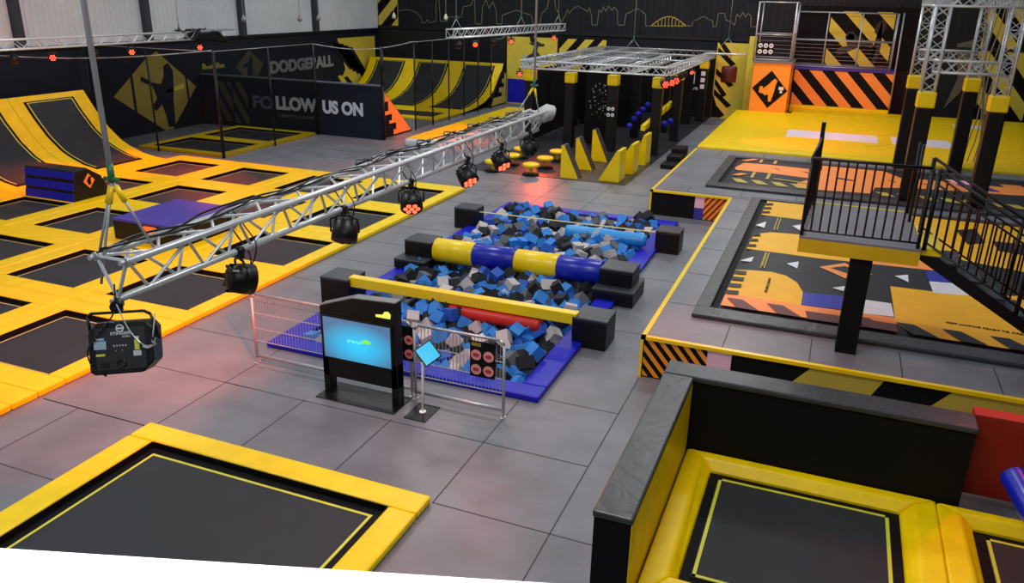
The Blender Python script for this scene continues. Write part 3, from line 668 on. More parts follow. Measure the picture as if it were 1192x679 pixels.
SCR = screen_mat('screen_glow', (40, 200, 250), (70, 110, 150), .02, -.06, .62, .34, 1.15)
MB().box(-5.95, 8.185, .55, -4.885, 8.20, 1.18).build('screen_bezel', [BSTL], t, bevel=.004)
b = MB(); b.box(-.51, -.004, -.29, .51, .002, .29); o = b.build('screen', [SCR], None); o.parent = t; o.location = (0.0, -.17, .865)
b = MB(); b.tube((-5.46, 8.195, 1.32), (-5.46, 8.20, 1.32), .02, 12); b.box(-5.465, 8.192, 1.24, -5.455, 8.198, 1.26); b.build('camera_hole', [BSTL], t)
LG = mat('logo_lime', (215, 235, 90), .4, emit=(215, 240, 90), estr=.9)
b = MB(); b.prism([(-5.12, 8.20, 1.275), (-4.91, 8.20, 1.275), (-4.90, 8.20, 1.335), (-4.94, 8.20, 1.37), (-4.99, 8.20, 1.36), (-5.02, 8.20, 1.315), (-5.12, 8.20, 1.305)][::-1], (0, -.008, 0)); b.build('logo', [LG], t)
b = MB()
for k in range(9): b.box(-5.56+k*.028, 8.170, .84+.01*(k % 3), -5.545+k*.028, 8.174, .875+.008*(k % 2))
b.prism([(-5.33, 8.176, .87), (-5.22, 8.176, .86), (-5.20, 8.176, .90), (-5.27, 8.176, .925), (-5.35, 8.176, .90)][::-1], (0, -.004, 0), 1)
b.build('screen_logo', [mat('logo_cyan', (120, 240, 210), emit=(110, 235, 210), estr=.8), mat('logo_green', (120, 225, 90), emit=(120, 225, 90), estr=.8)], t)
# tablet stand
t = thing('tablet_stand', 'white pole stand with a tilted blue tablet screen', 'tablet stand', (-4.48, 8.22, 0))
MB().box(-4.65, 8.0, 0, -4.33, 8.44, .012).build('base_plate', [BSTL], t, bevel=.003)
b = MB(); b.tube((-4.48, 8.22, .012), (-4.48, 8.22, .03), .045, 16); b.tube((-4.48, 8.22, .03), (-4.47, 8.24, .86), .018, 12); b.build('pole', [WHP], t)
n = Vector((.40, -.72, .57)).normalized(); a = Vector((1, .54, 0)); a = (a-n*a.dot(n)).normalized(); a = (a*math.cos(.60)+n.cross(a)*math.sin(.60)); u_ = n.cross(a)
Rt = Matrix((a, u_, n)).transposed(); cc = Vector((-4.37, 8.19, .90))
b = MB(); b.obox(cc, (.25, .27, .018), Rt); b.build('tablet_case', [BSTL], t, bevel=.006)
b = MB(); b.obox(cc+n*.011, (.215, .235, .004), Rt); b.build('tablet_screen', [mat('tablet_glow', (20, 60, 80), .2, emit=(45, 190, 235), estr=1.0)], t)

# ------------------------------------------------------------------ trusses
def truss_parts(t, p, q, sec, r=.025, rb=.010, step=.3, mt=None, split=True, nseg=8):
    """sec: list of section corner offsets (Vectors); chords between p+o and q+o, zigzag bracing on every face"""
    mt = mt or ALU; p = Vector(p); q = Vector(q); L = (q-p).length; n = max(2, round(L/step)); d = (q-p)/n
    if split:
        for o in sec:
            b = MB(); b.tube(p+o, q+o, r, nseg); b.build('chord', [mt], t)
    else:
        b = MB()
        for o in sec: b.tube(p+o, q+o, r, nseg)
        b.build('chords', [mt], t)
    b = MB(); k = len(sec)
    for i in range(k):
        A, B = sec[i], sec[(i+1) % k]
        if k == 2 and i == 1: break
        for j in range(n):
            a = p+d*j; c = p+d*(j+1)
            if j % 2 == 0: b.tube(a+A, c+B, rb, 5, 0, cap=False)
            else: b.tube(a+B, c+A, rb, 5, 0, cap=False)
        b.tube(p+A, p+B, rb, 5, cap=False); b.tube(q+A, q+B, rb, 5, cap=False)
    b.build('bracing', [mt], t)
def V3(*a): return Vector(a)
def sqsec(w, ax):
    h = w/2
    if ax == 'y': return [V3(-h, 0, -h), V3(h, 0, -h), V3(h, 0, h), V3(-h, 0, h)]
    if ax == 'x': return [V3(0, -h, -h), V3(0, h, -h), V3(0, h, h), V3(0, -h, h)]
    return [V3(-h, -h, 0), V3(h, -h, 0), V3(h, h, 0), V3(-h, h, 0)]
# main foreground truss
t = thing('lighting_truss', 'long silver triangular truss hanging across the foreground', 'lighting truss', (-4.3, 7.6, 3.27))
tri = [V3(-.135, 0, .145), V3(.135, 0, .145), V3(0, 0, -.145)]
P0 = V3(-4.335, 3.70, 3.355); P1 = V3(-4.335, 11.9, 3.355)
truss_parts(t, P0, P1, tri, r=.027, rb=.0125, step=.27, nseg=14)
for o in tri:
    for e, s in ((P0, -1), (P1, 1)):
        b = MB(); b.tube(e+o, e+o+V3(0, s*.02, 0), .029, 14); b.tube(e+o+V3(0, s*.02, 0), e+o+V3(0, s*.06, 0), .021, 14, r2=.017); b.build('end_coupler', [GALV], t)
for k, (dx, ph) in enumerate(((-.10, 0), (-.07, 1.3), (-.13, 2.2))):
    b = MB(); rr = random.Random(k); pts = []
    y = 3.7
    while y < 11.6:
        pts.append((P0.x+dx+.035*math.sin(y*3+ph)+rr.uniform(-.02, .02), y, 3.385+.115+.035+.02*math.sin(y*5+ph))); y += .14
    b.curve(pts, .009, 5, k=3)
    one(b, 'power_cable', [BSTL], ['black cable lying along the left top tube of the foreground truss', 'second black cable twisted along the top of the foreground truss', 'loose black cable sagging outside the foreground truss'][k], 'cable')
for k, yy in enumerate((7.0, 7.6, 8.3, 9.0, 9.7, 10.4, 11.0)):
    c = V3(P0.x-.10, yy, 3.54); b = MB(); b.path([c+V3(.05*math.cos(a*.9), .14*math.sin(a*.9), .03+.02*math.sin(a*2.1)) for a in range(9)], .010, 5)
    one(b, 'coiled_cable', [BSTL], 'bundle of spare black cable on the far half of the foreground truss', 'cable', group='spare cable bundles on the truss')
b = MB(); rr = random.Random(4)
b.lathe((-4.27, 0, 3.44), [(0, 11.75), (.08, 11.76), (.12, 11.86), (.10, 12.0), (.125, 12.15), (.10, 12.3), (.05, 12.36), (0, 12.36)], 11, 0, 'y')
b.v = [(x+.02*math.sin(y*31+z*17), y, z+.025*math.sin(x*40+y*23)) for x, y, z in b.v]
one(b, 'cloth_bundle', [mat('bundle_grey', (186, 188, 188), .6)], 'pale grey wrapped bundle on the far end of the foreground truss', 'wrapped bundle')
# suspension slings
def hanger(x, y, z0, z1, legs, label, rod=.018):
    t = thing('hanging_sling', label, 'hanging sling', (x, y, z0))
    MB().tube((x, y, z0), (x, y, z1), rod, 10).build('steel_rod', [GALV], t)
    b = MB(); b.tube((x, y, z0-.03), (x, y, z0+.09), .022, 8); b.tube((x-.06, y, z0-.01), (x+.06, y, z0-.01), .014, 8); b.build('shackle', [GREEN], t)
    b = MB()
    for l in legs:
        l = V3(*l); m_ = V3(x, y, z0-.02); b.tube(m_, l, .009, 6)
    b.build('sling_leg', [GALV], t)
    if rod > .012:
        b = MB()
        for l in legs:
            l = V3(*l); m_ = V3(x, y, z0-.02); dd = (l-m_).normalized(); b.tube(m_+dd*.04, m_+dd*.16, .019, 8)
        b.build('sling_thimble', [YEL2], t)
hanger(-4.335, 3.80, 4.03, 7.4, [(-4.47, 3.72, 3.5), (-4.47, 3.70, 3.3), (-4.2, 3.95, 3.5)], 'steel rod with green shackle and two legs holding the near end of the truss')
hanger(-4.30, 11.62, 3.93, 7.4, [(-4.47, 11.3, 3.5), (-4.2, 11.6, 3.5)], 'dark steel rod and sling holding the far end of the foreground truss', .016)
# par lamps on the truss
def par(loc, yaw, tilt, label, led=LED, glow=True, group='stage lamps along the foreground truss', sc=1.0, cat='stage lamp', yoke=True):
    t = thing('stage_lamp', label, cat, loc, group)
    Rm = ZR(yaw) @ XR(tilt)                       # local -Y is the beam direction
    b = MB(); prof_ = [(0, .12), (.085, .12), (.115, .09), (.128, .0), (.128, -.085), (.118, -.09), (0, -.09)]
    b.lathe((0, 0, 0), prof_, 18, 0, 'y'); 
    b.v = [tuple(Rm @ (Vector(v)*sc)) for v in b.v]; o = b.build('housing', [BLK], t, local=True)
    b = MB()
    for k in range(8):
        a = 2*PI*k/8; b.obox((0.11*math.cos(a), .06, .11*math.sin(a)), (.02, .12, .02), Matrix.Rotation(-a, 3, 'Y'))
    b.v = [tuple(Rm @ (Vector(v)*sc)) for v in b.v]; b.build('cooling_fins', [BSTL], t, local=True)
    b = MB()
    for k in range(7):
        a = 2*PI*k/6; r_ = 0 if k == 6 else .07
        b.lathe((r_*math.cos(a), -.094, r_*math.sin(a)), [(0, -.012), (.02, -.008), (.026, .0), (.026, .006)], 10, 0, 'y')
    b.v = [tuple(Rm @ (Vector(v)*sc)) for v in b.v]; b.build('lens_cluster', [led], t, local=True)
    if yoke:
        b = MB(); x_ = ZR(yaw) @ V3(1, 0, 0)
        for s in (-1, 1):
            b.path([x_*(s*.14*sc), x_*(s*.14*sc)+V3(0, 0, .13*sc), x_*(s*.05*sc)+V3(0, 0, .17*sc)], .010, 6)
        b.tube(V3(0, 0, .17*sc)-x_*.05*sc, V3(0, 0, .17*sc)+x_*.05*sc, .012, 6); b.build('yoke', [BSTL], t, local=True)
        b = MB(); b.obox((0, 0, .21*sc), (.05, .05, .07*sc), Matrix.Identity(3)); b.tube((0, -.03, .24*sc), (0, .03, .24*sc), .035, 10); b.build('clamp', [BSTL], t, local=True)
    return t
DLED = mat('lens_dark', (70, 14, 16), .3)
yb = 2.975
par((P0.x+.02, 4.90, yb+.0), 2.6, .25, 'black lamp on the foreground truss next to the large boxy effect lamp', DLED)
par((P0.x+.02, 6.41, yb), .3, 1.0, 'dark lamp with unlit reddish front hanging above the yellow court edge', DLED)
par((P0.x+.02, 7.76, yb), .55, .75, 'lamp with a glowing cluster of red lenses tilted to the camera', LED)
par((P0.x+.02, 9.26, yb), 1.05, .75, 'lamp showing a slim strip of red lenses, middle of the far half of the truss', LED)
par((P0.x+.02, 10.40, yb), 1.1, .8, 'lamp with small red glow above the yellow mushroom steps', LED)
par((P0.x+.02, 11.52, yb), 3.6, .3, 'dark lamp at the far end of the foreground truss, turned away', DLED)
for yy, l in ((4.95, 'next to the boxy effect lamp'), (6.43, 'above the reddish dark lamp'), (7.7, 'above the glowing lamp'), (9.25, 'in the far half of the truss'), (10.37, 'near the far end of the truss')):
    b = MB(); x = P0.x+.02
    b.curve([(x-.12, yy, 3.52), (x-.155, yy+.03, 3.42), (x-.08, yy+.04, 3.30), (x-.03, yy+.09, 3.17), (x+.01, yy+.06, 3.08), (x-.02, yy+.02, 3.03)], .007, 5)
    b.curve([(x-.11, yy+.05, 3.51), (x-.06, yy+.12, 3.36), (x+.02, yy+.13, 3.24), (x+.04, yy+.08, 3.13), (x+.01, yy+.04, 3.04)], .006, 5)
    one(b, 'power_cable', [BSTL], 'short hanging black cable %s' % l, 'cable', group='cables to the stage lamps')
# big boxy effect lamp at the near end
yaw = math.radians(-55+90)
t = thing('effect_lamp', 'large black boxy effect lamp hanging at the near end of the truss', 'effect lamp', (-4.28, 3.66, 2.715), rot=(0, 0, yaw))
W_, H_, D_ = .40, .35, .30
b = MB(); ch = .07
pl = [(-W_/2, ch*.3), (-W_/2+ch*.4, 0), (W_/2-ch, 0), (W_/2, ch), (W_/2, H_-.05), (W_/2-.04, H_), (-W_/2+.06, H_), (-W_/2, H_-.07)]
b.prism([(x, -D_*.5, z) for x, z in pl], (0, D_, 0)); b.build('housing', [BLK], t, bevel=.012, local=True)
b = MB(); b.box(-.155, -D_/2-.004, .03, .155, -D_/2+.002, .31); b.build('rear_panel', [mat('panel_black', (26, 28, 31), .45)], t, bevel=.002, local=True)
y_ = -D_/2-.0045
b = MB(); b.box(-.165, y_-.001, .17, -.09, y_, .225, 0); b.box(-.15, y_-.001, .23, -.10, y_, .245, 0); b.build('spec_label', [mat('label_blue', (150, 175, 195), .5)], t, local=True)
for q_ in ((-.155, .125, -.10, .14), (.085, .155, .115, .225)): MB().box(q_[0], y_-.001, q_[1], q_[2], y_, q_[3]).build('warning_label', [mat('label_yellow', (200, 205, 70), .5)], t, local=True)
for q_ in ((.075, .115, .125, .15), (.09, .228, .115, .245)): MB().box(q_[0], y_-.001, q_[1], q_[2], y_, q_[3]).build('white_label', [mat('label_white', (190, 195, 200), .5)], t, local=True)
for q_ in [(-.045+k*.018, .185, -.037+k*.018, .195) for k in range(5)]+[(-.035+k*.04, .155, -.03+k*.04, .16) for k in range(2)]: MB().box(q_[0], y_-.001, q_[1], q_[2], y_, q_[3]).build('control_key', [mat('label_white', (190, 195, 200), .5)], t, local=True)
def ltext(body, x, z, wd, h, m, parent, nm='lettering'):
    me = text_mesh(body, 1, .02); xs = [v.co.x for v in me.vertices]; ys = [v.co.y for v in me.vertices]; a0, a1, c0, c1 = min(xs), max(xs), min(ys), max(ys)
    for v in me.vertices: v.co = Vector((x+(v.co.x-a0)/(a1-a0)*wd, y_-.001+v.co.z*.2, z+(v.co.y-c0)/(c1-c0)*h))
    me.materials.append(m); o = bpy.data.objects.new(nm, me); COL.objects.link(o); o.parent = parent
ltext('STINGER', -.06, .262, .125, .020, TXT, t); ltext('GOBO', .012, .244, .05, .011, TXT, t)
b = MB(); b.lathe((0, y_, .305), [(.026, 0), (.026, -.002), (.018, -.002), (.018, 0)], 20, 0, 'y'); b.box(-.016, y_-.002, .299, .016, y_, .311); b.build('round_logo', [TXT], t, local=True)
b = MB(); b.lathe((.0, y_, .07), [(.03, 0), (.03, -.012), (.02, -.012), (.02, -.002)], 16, 0, 'y'); b.box(-.13, y_-.01, .05, -.08, y_, .08); b.build('power_socket', [BSTL], t, local=True)
b = MB(); b.path([(-.21, 0, .26), (-.215, 0, .40), (-.19, 0, .425), (.14, 0, .425), (.18, 0, .40), (.215, 0, .22)], .011, 6); b.build('bracket', [BSTL], t, local=True)
b = MB(); b.obox((-.02, 0, .455), (.06, .06, .06), Matrix.Identity(3)); b.tube((-.02, -.04, .475), (-.02, .04, .475), .04, 12); b.build('clamp', [BSTL], t, local=True)
b = MB(); b.curve([(-.02, .02, .62), (-.03, -.05, .45), (-.12, -.15, .34), (-.20, -.17, .22), (-.17, -.19, .10), (-.10, -.20, .05)], .006, 6); b.build('mains_lead', [BSTL], t, local=True)
b = MB(); b.curve([(-.01, -.05, .5), (.06, -.12, .34), (.14, -.16, .245), (.19, -.14, .23), (.20, -.05, .24)], .0045, 5); b.path([(.14, -.165, .235), (.17, -.17, .22), (.21, -.12, .225), (.2, -.14, .25)], .007, 5); b.path([(.21, 0, .40), (.20, -.10, .30), (.19, -.13, .25)], .005, 5); b.build('safety_wire', [GALV], t, local=True)

_c = Vector((0, 0, .18)); _M = Matrix.Translation(_c) @ Matrix.Rotation(-.34, 4, 'X') @ Matrix.Translation(-_c)
for ch_ in t.children:
    if ch_.name.split('.')[0] in ('housing', 'rear_panel', 'spec_label', 'warning_label', 'white_label', 'control_key', 'lettering', 'round_logo', 'power_socket'): ch_.matrix_local = _M
# far trusses
def small_truss(p, q, w, label, lamps, hang, name='lighting_truss'):
    p = Vector(p); q = Vector(q)
    ax = 'y' if abs(q.y-p.y) > abs(q.x-p.x) else 'x'
    t = thing(name, label, 'lighting truss', (p+q)/2-V3(0, 0, w/2))
    truss_parts(t, p, q, sqsec(w, ax), r=.025, rb=.013, step=.3, split=True, nseg=6)
    return t
small_truss((-20, 10.5, 3.74), (-20, 22.8, 3.74), .24, 'far silver truss hanging in front of the pale wall at upper left', None, None)
for y, l, m_ in ((16.15, 'leftmost of the red lamps under the far left truss', LED), (18.85, 'second red lamp under the far left truss, near the steel rod', LED), (21.7, 'red lamp above the yellow diamond print', LED), (15.0, 'unlit lamp near the left edge under the far left truss', DLED), (17.5, 'unlit lamp between the first two red lamps of the far left truss', DLED)):
    par((-19.88, y, 3.38), .9, .25 if m_ is LED else .9, l, m_, group='lamps under the far left truss', sc=.85)
for y in (21.0,): hanger(-20, y, 3.98, 7.4, [(-20.12, y-.25, 3.86), (-20.12, y+.25, 3.86)], 'thin black cable holding the far left truss, %s' % ('off the left side' if y < 15 else 'near its right end'), .010)
rr = random.Random(3)
for k in range(7):
    c = V3(-20+rr.uniform(-.1, .1), 21.6+rr.uniform(-.6, .6), 3.9); b = MB(); b.path([c+V3(.12*math.cos(a), .3*math.sin(a), .05*math.sin(a*1.7)) for a in range(8)], .016, 5)
    one(b, 'coiled_cable', [BSTL], 'black cable coil heaped on the right end of the far left truss', 'cable', group='cable coils on the far left truss')
b = MB(); b.prism([(-20.22, 21.3, 3.63), (-20.22, 23.1, 3.45), (-20.22, 22.9, 3.62), (-20.22, 22.6, 3.84), (-20.22, 21.6, 3.84)], (.44, 0, 0)); one(b, 'cable_bag', [BSTL], 'black cable bag slumped over the right end of the far left truss', 'cable bag', .03)
b = MB(); b.box(-20.3, 22.3, 3.86, -19.7, 23.3, 3.90); one(b, 'truss_shelf', [ALUD], 'flat metal plate on the right end of the far left truss', 'metal plate')
small_truss((-11.9, 24.2, 3.98), (-11.05, 33.0, 3.98), .26, 'small silver truss with red lamps hanging before the skyline drawing', None, None)
for k, (y, m_, l) in enumerate(((24.5, DLED, 'unlit lamp at the near end of the skyline truss'), (25.6, LED, 'first red lamp under the skyline truss'), (26.9, DLED, 'unlit lamp between red lamps of the skyline truss'), (28.2, LED, 'second red lamp under the skyline truss'), (31.9, LED, 'brightest red lamp at the right end of the skyline truss'), (30.0, DLED, 'unlit lamp over the yellow mural panel'))):
    x_ = -11.9+(y-24.2)/8.8*.85; par((x_+.13, y, 3.62), .45, .35 if m_ is LED else .9, l, m_, group='lamps under the skyline truss', sc=.85)
for y, x_ in ((24.6, -11.86), (29.2, -11.4), (32.6, -11.1)): hanger(x_, y, 4.45, 7.4, [(x_-.1, y-.2, 4.11), (x_+.1, y+.2, 4.11)], 'pale cable holding the skyline truss at its %s' % ('left end' if y < 25 else 'middle' if y < 30 else 'right end'), .012)
# pendant lamps
PEND = mat('pendant_white', (235, 235, 225), .5)
for x, y, z, l in ((-21.3, 37.0, 4.1, 'small white pendant lamp near the striped corner column'), (-18.4, 37.0, 4.12, 'small white pendant lamp left of the skyline truss'), (-22.6, 32.4, 4.05, 'small pendant lamp before the pale wall, nearest the corner'), (-22.6, 31.0, 4.05, 'small dark pendant before the pale wall'), (-22.6, 27.3, 4.1, 'small square pendant before the pale wall, above the dodgeball word')):
    t = thing('pendant_lamp', l, 'pendant lamp', (x, y, z-.15), 'small pendants under the roof')
    MB().tube((x, y, z+.12), (x, y, 7.4), .012, 5).build('cord', [ALUD], t)
    b = MB(); b.lathe((x, y, z), [(0, -.15), (.09, -.13), (.10, -.02), (.06, .06), (.03, .14), (0, .14)], 12); b.build('lamp_shade', [PEND if 'white' in l else ALUD], t)

# ------------------------------------------------------------------ ninja course in the middle distance
ROW = []
def pillar(x, y, w, h0, h1, label, group, z0=0.0, capc=YEL2):
    t = thing('padded_pillar', label, 'padded pillar', (x, y, z0), group); h = w/2
    MB().box(x-h, y-h, z0, x+h, y+h, h0).build('pillar_pad', [BLK], t, bevel=.03)
    MB().box(x-h-.018, y-h-.018, h0, x+h+.018, y+h+.018, h1).build('cap', [capc], t, bevel=.03)
    return t
for x, l in ((-10.45, 'leftmost, behind the far end of the foreground truss'), (-8.92, 'second from the left'), (-7.36, 'third from the left, with a round-picture sign'), (-5.78, 'rightmost, under the red lamps')):
    pillar(x, 27.85, .34, 2.30, 2.66, 'front black pillar with yellow cap of the ninja frame, %s' % l, 'black pillars of the ninja frame')
for x, y, l in ((-5.72, 31.2, 'right side, behind the rightmost front pillar'), (-5.70, 37.0, 'right side at the back, with three white squares'), (-10.4, 33, 'left side at the back')):
    pillar(x, y, .34, 2.30, 2.62, 'black pillar with yellow cap of the ninja frame, %s' % l, 'black pillars of the ninja frame')
sign(-7.51, 27.67, 1.2, .3, .42, 'small sign of four round white pictures on the third pillar of the ninja frame', head=False)
t = thing('climbing_board', 'black climbing board with small pale holds between the front pillars', 'climbing board', (-8.14, 29.05, 0))
MB().box(-8.70, 29.0, .012, -7.58, 29.1, 2.62).build('board', [BLKM], t); rr = random.Random(5)
for k in range(60):
    x = rr.uniform(-8.55, -7.75); z = rr.uniform(1.0, 2.2)
    if (x+8.15)**2/.19+(z-1.6)**2/.4 > 1: continue
    b = MB(); r_ = rr.uniform(.012, .028); b.lathe((x, 29.0, z), [(0, -.04), (r_, -.03), (r_*1.2, 0)], 7, 0, 'y'); b.build('climbing_hold', [mat('hold_beige', (150, 146, 130), .6)], t)
for x0_, y0_, x1_, y1_, l in ((-10.72, 28.4, -10.64, 38.0, 'along the left side'), (-10.3, 33.6, -7.6, 33.68, 'across the middle, behind the climbing board'), (-7.1, 35.6, -5.9, 35.68, 'at the rear right')):  # black sheets added to stand in for the shade inside the course
    one(MB().box(x0_, y0_, .012, x1_, y1_, 2.6), 'added_shade_screen', [BLKM], 'added black shade screen in the ninja course %s' % l, 'screen panel')
for x, y, l in ((-8.95, 31.3, 'left of centre'), (-7.3, 31.2, 'in the centre'), (-7.3, 35.2, 'in the centre, farther back'), (-6.5, 33.0, 'right of centre')):  # extra black pillars, added to deepen the dark inside the frame
    one(MB().box(x-.15, y-.15, .012, x+.15, y+.15, 2.72), 'padded_pillar', [BLK], 'plain black pillar added for shade in the ninja frame %s' % l, 'padded pillar', .03)
t = thing('ninja_truss_frame', 'large flat silver truss roof resting on black pillars with yellow caps', 'truss frame', (-8.1, 32.5, 2.72))
zc = 2.87
segs = [((-10.75, 27.6, zc), (-5.45, 27.6, zc)), ((-10.75, 37.9, zc), (-5.45, 37.9, zc)), ((-10.7, 27.7, zc), (-10.7, 37.8, zc)), ((-5.5, 27.7, zc), (-5.5, 37.8, zc)), ((-8.1, 27.7, zc), (-8.1, 37.8, zc)), ((-10.6, 31.1, zc), (-5.6, 31.1, zc)), ((-10.6, 34.5, zc), (-5.6, 34.5, zc)), ((-9.4, 27.8, zc), (-9.4, 37.8, zc)), ((-6.8, 27.8, zc), (-6.8, 34.5, zc))]
for p, q in segs:
    s = MB(); ax = 'y' if abs(q[1]-p[1]) > 2 else 'x'; sec = sqsec(.25, ax); p = Vector(p); q = Vector(q); n = round((q-p).length/.28); d = (q-p)/n
    for o in sec: s.tube(p+o, q+o, .024, 6)
    for i in range(4):
        A, B = sec[i], sec[(i+1) % 4]
        for j in range(n): s.tube(p+d*j+(A if j % 2 == 0 else B), p+d*(j+1)+(B if j % 2 == 0 else A), .012, 4, 0, cap=False)
    s.build('truss_section', [ALU if p.y < 28.5 else ALUD], t)
s = MB()
for k in range(9): s.tube((-10.6+k*.42, 27.8, 3.0), (-10.6+k*.42, 37.7, 3.0), .012, 4)
for k in range(16): s.tube((-10.6, 27.8+k*.64, 3.01), (-7.2, 27.8+k*.64, 3.01), .010, 4)
s.build('roof_grid', [ALUD], t)
for x, y, l in ((-5.5, 27.5, 'at the front right corner of the ninja truss roof'), (-5.42, 28.2, 'just behind the corner lamp of the ninja truss roof'), (-5.42, 28.9, 'third from the front corner of the ninja truss roof')):
    par((x, y, 2.49), .5, .15, 'bright red lamp %s' % l, mat('led_bright', (255, 30, 20), .3, emit=(255, 40, 28), estr=12), group='red lamps on the ninja roof', sc=1.15)
for x, y, l in ((-5.45, 30.0, 'first unlit lamp along the right side of the ninja roof'), (-5.45, 30.8, 'second unlit lamp along the right side of the ninja roof'), (-5.45, 32.2, 'farthest lamp along the right side of the ninja roof')):
    par((x, y, 2.54), .5, .5, l, DLED if y < 31 else LED, group='lamps along the right side of the ninja roof', sc=.8)
par((-10.75, 27.5, 2.54), .4, .2, 'red lamp at the left front corner of the ninja roof', LED, group='red lamps on the ninja roof', sc=.8)
for x, y, l in ((-8.1, 33.4, 'middle'), (-4.9, 37.7, 'back right corner')): hanger(x, y, 3.6, 7.4, [(x-.5, y, 3.02), (x+.5, y, 3.02)], 'pale cable holding the ninja truss roof at its %s' % l, .012)
# black back panels of the course with partial lettering
b = MB(); b.box(-10.5, 38.55, 0, -5.45, 38.65, 2.9); vb = one(b, 'back_panel', [BLKM], 'dark panel behind the ninja frame with white symbols', 'wall panel')
t = thing('symbol_panel', 'black panel with white letters and three white squares behind the red lamps', 'panel', (-5.9, 38.4, 0))
MB().box(-6.9, 38.35, 0, -5.45, 38.45, 2.6).build('board', [BLKM], t)
lettering('lettering', 'TAL VR', (-6.85, 38.34, 1.22), R_FRONT, .13, .75, TXT, t, .02); lettering('lettering', 'RY', (-6.08, 38.34, 1.22), R_FRONT, .13, .2, TXT, t, .02)
b = MB()
b.box(-6.62, 38.335, 1.50, -6.30, 38.35, 1.60); b.box(-6.40, 38.335, 1.60, -6.30, 38.35, 2.05); b.build('bracket_symbol', [WHT], t)
t = thing('square_sign', 'three small white squares stacked on the rear right ninja pillar', 'sign', (-5.7, 36.81, 1.45))
for z in (1.45, 1.73, 2.01): MB().box(-5.79, 36.80, z, -5.61, 36.825, z+.18).build('white_square', [WHT], t)
# mushroom steps
for x, y, l in ((-8.45, 22.75, 'right column, nearest the camera'), (-8.42, 23.95, 'right column, middle'), (-8.45, 25.25, 'right column, farthest, beside the first wedge'), (-9.70, 22.72, 'left column, nearest'), (-9.55, 23.9, 'left column, middle'), (-9.7, 25.15, 'left column, farthest')):
    t = thing('mushroom_step', 'round yellow mushroom step on a short stem, %s' % l, 'stepping stone', (x, y, .012), 'yellow mushroom steps')
    MB().lathe((x, y, 0), [(0, .02), (.26, .02), (.26, .05), (.1, .06), (0, .06)], 20).build('foot_plate', [BLKM], t)
    MB().tube((x, y, .05), (x, y, .27), .055, 12).build('stem', [YEL2], t)
    MB().lathe((x, y, 0), [(0, .26), (.24, .26), (.27, .29), (.27, .34), (.24, .37), (0, .37)], 24).build('cap', [YEL2], t)
# slanted wedges
def wedge_(x0, x1, y, d, h, flip, label, side):
    t = thing('slanted_step', label, 'slanted step', ((x0+x1)/2, y+d/2, .012), 'slanted wedge steps')
    tp = .10
    pl = [(x0, 0.012), (x1, 0.012), (x0+tp, h), (x0, h)] if not flip else [(x0, 0.012), (x1, 0.012), (x1, h), (x1-tp, h)]
    MB().prism([(a, y, z) for a, z in pl], (0, d, 0), 0, 1).build('wedge_body', [YEL2, side], t, bevel=.008)
for x0, x1, y, h, l in ((-7.50, -6.92, 22.75, 1.0, 'nearest the camera'), (-7.50, -6.92, 24.2, 1.0, 'middle'), (-7.42, -6.86, 25.75, 1.05, 'farthest')):
    wedge_(x0, x1, y, .42, h, False, 'yellow wedge step with black slanted face in the left row, %s' % l, BLKC)
for x0, x1, y, h, l in ((-6.35, -5.72, 22.9, .95, 'nearest the camera'), (-6.25, -5.62, 24.2, .95, 'middle'), (-6.05, -5.6, 25.8, 1.0, 'farthest')):
    wedge_(x0, x1, y, .75, h, True, 'all yellow wedge step in the right row, %s' % l, YEL2)
b = MB(); b.prism([(-6.1, 27.0, .95), (-5.95, 27.0, .95), (-5.95, 27.0, 1.12), (-6.1, 27.0, 1.12)], (.05, 4.5, .35)); one(b, 'balance_beam', [YEL2], 'yellow beam rising behind the right row of wedges', 'beam')
for k, (x, y, z) in enumerate(((-6.68, 27.8, .95), (-6.68, 28.4, 1.12), (-6.68, 29.0, 1.22), (-6.68, 29.7, 1.30), (-6.68, 30.5, 1.38), (-5.62, 28.6, 1.0), (-5.62, 29.7, .95))):
    t = thing('hanging_ball', 'blue hanging ball among the ninja pillars', 'hanging ball', (x, y, z-.12), 'blue hanging balls of the ninja course')
    MB().lathe((x, y, z), [(.0, -.11)]+[(.11*math.sin(a*PI/8), -.11*math.cos(a*PI/8)) for a in range(1, 8)]+[(0, .11)], 14).build('ball', [BLUE], t)
    MB().tube((x, y, z+.12), (x, y, 2.76), .010, 5).build('rope', [BSTL], t)
b = MB(); b.box(-5.05, 25.6, .0, -4.55, 26.3, .15); b.box(-5.0, 26.3, 0, -4.55, 27.0, .30); b.box(-5.0, 27.0, 0, -4.55, 27.7, .45)
one(b, 'step_block', [BLK], 'small black three-step block against the raised platform', 'steps', .015)
# inflatable track
t = thing('air_track', 'long low inflatable track with yellow top and white sides', 'air track', (-13.6, 30.2, 0))
MB().box(-14.3, 25.3, 0, -12.95, 35.2, .27).build('air_body', [WHT], t, bevel=.08)
MB().box(-14.22, 25.4, .27, -13.03, 35.1, .30).build('top_surface', [YEL2], t, bevel=.02)
b = MB(); b.box(-13.0, 35.6, 0, -10.9, 35.7, .9, 0); 
one(b, 'low_wall', [mat('grey_board', (150, 150, 146), .6)], 'pale grey low board behind the far end of the foreground truss', 'low wall')

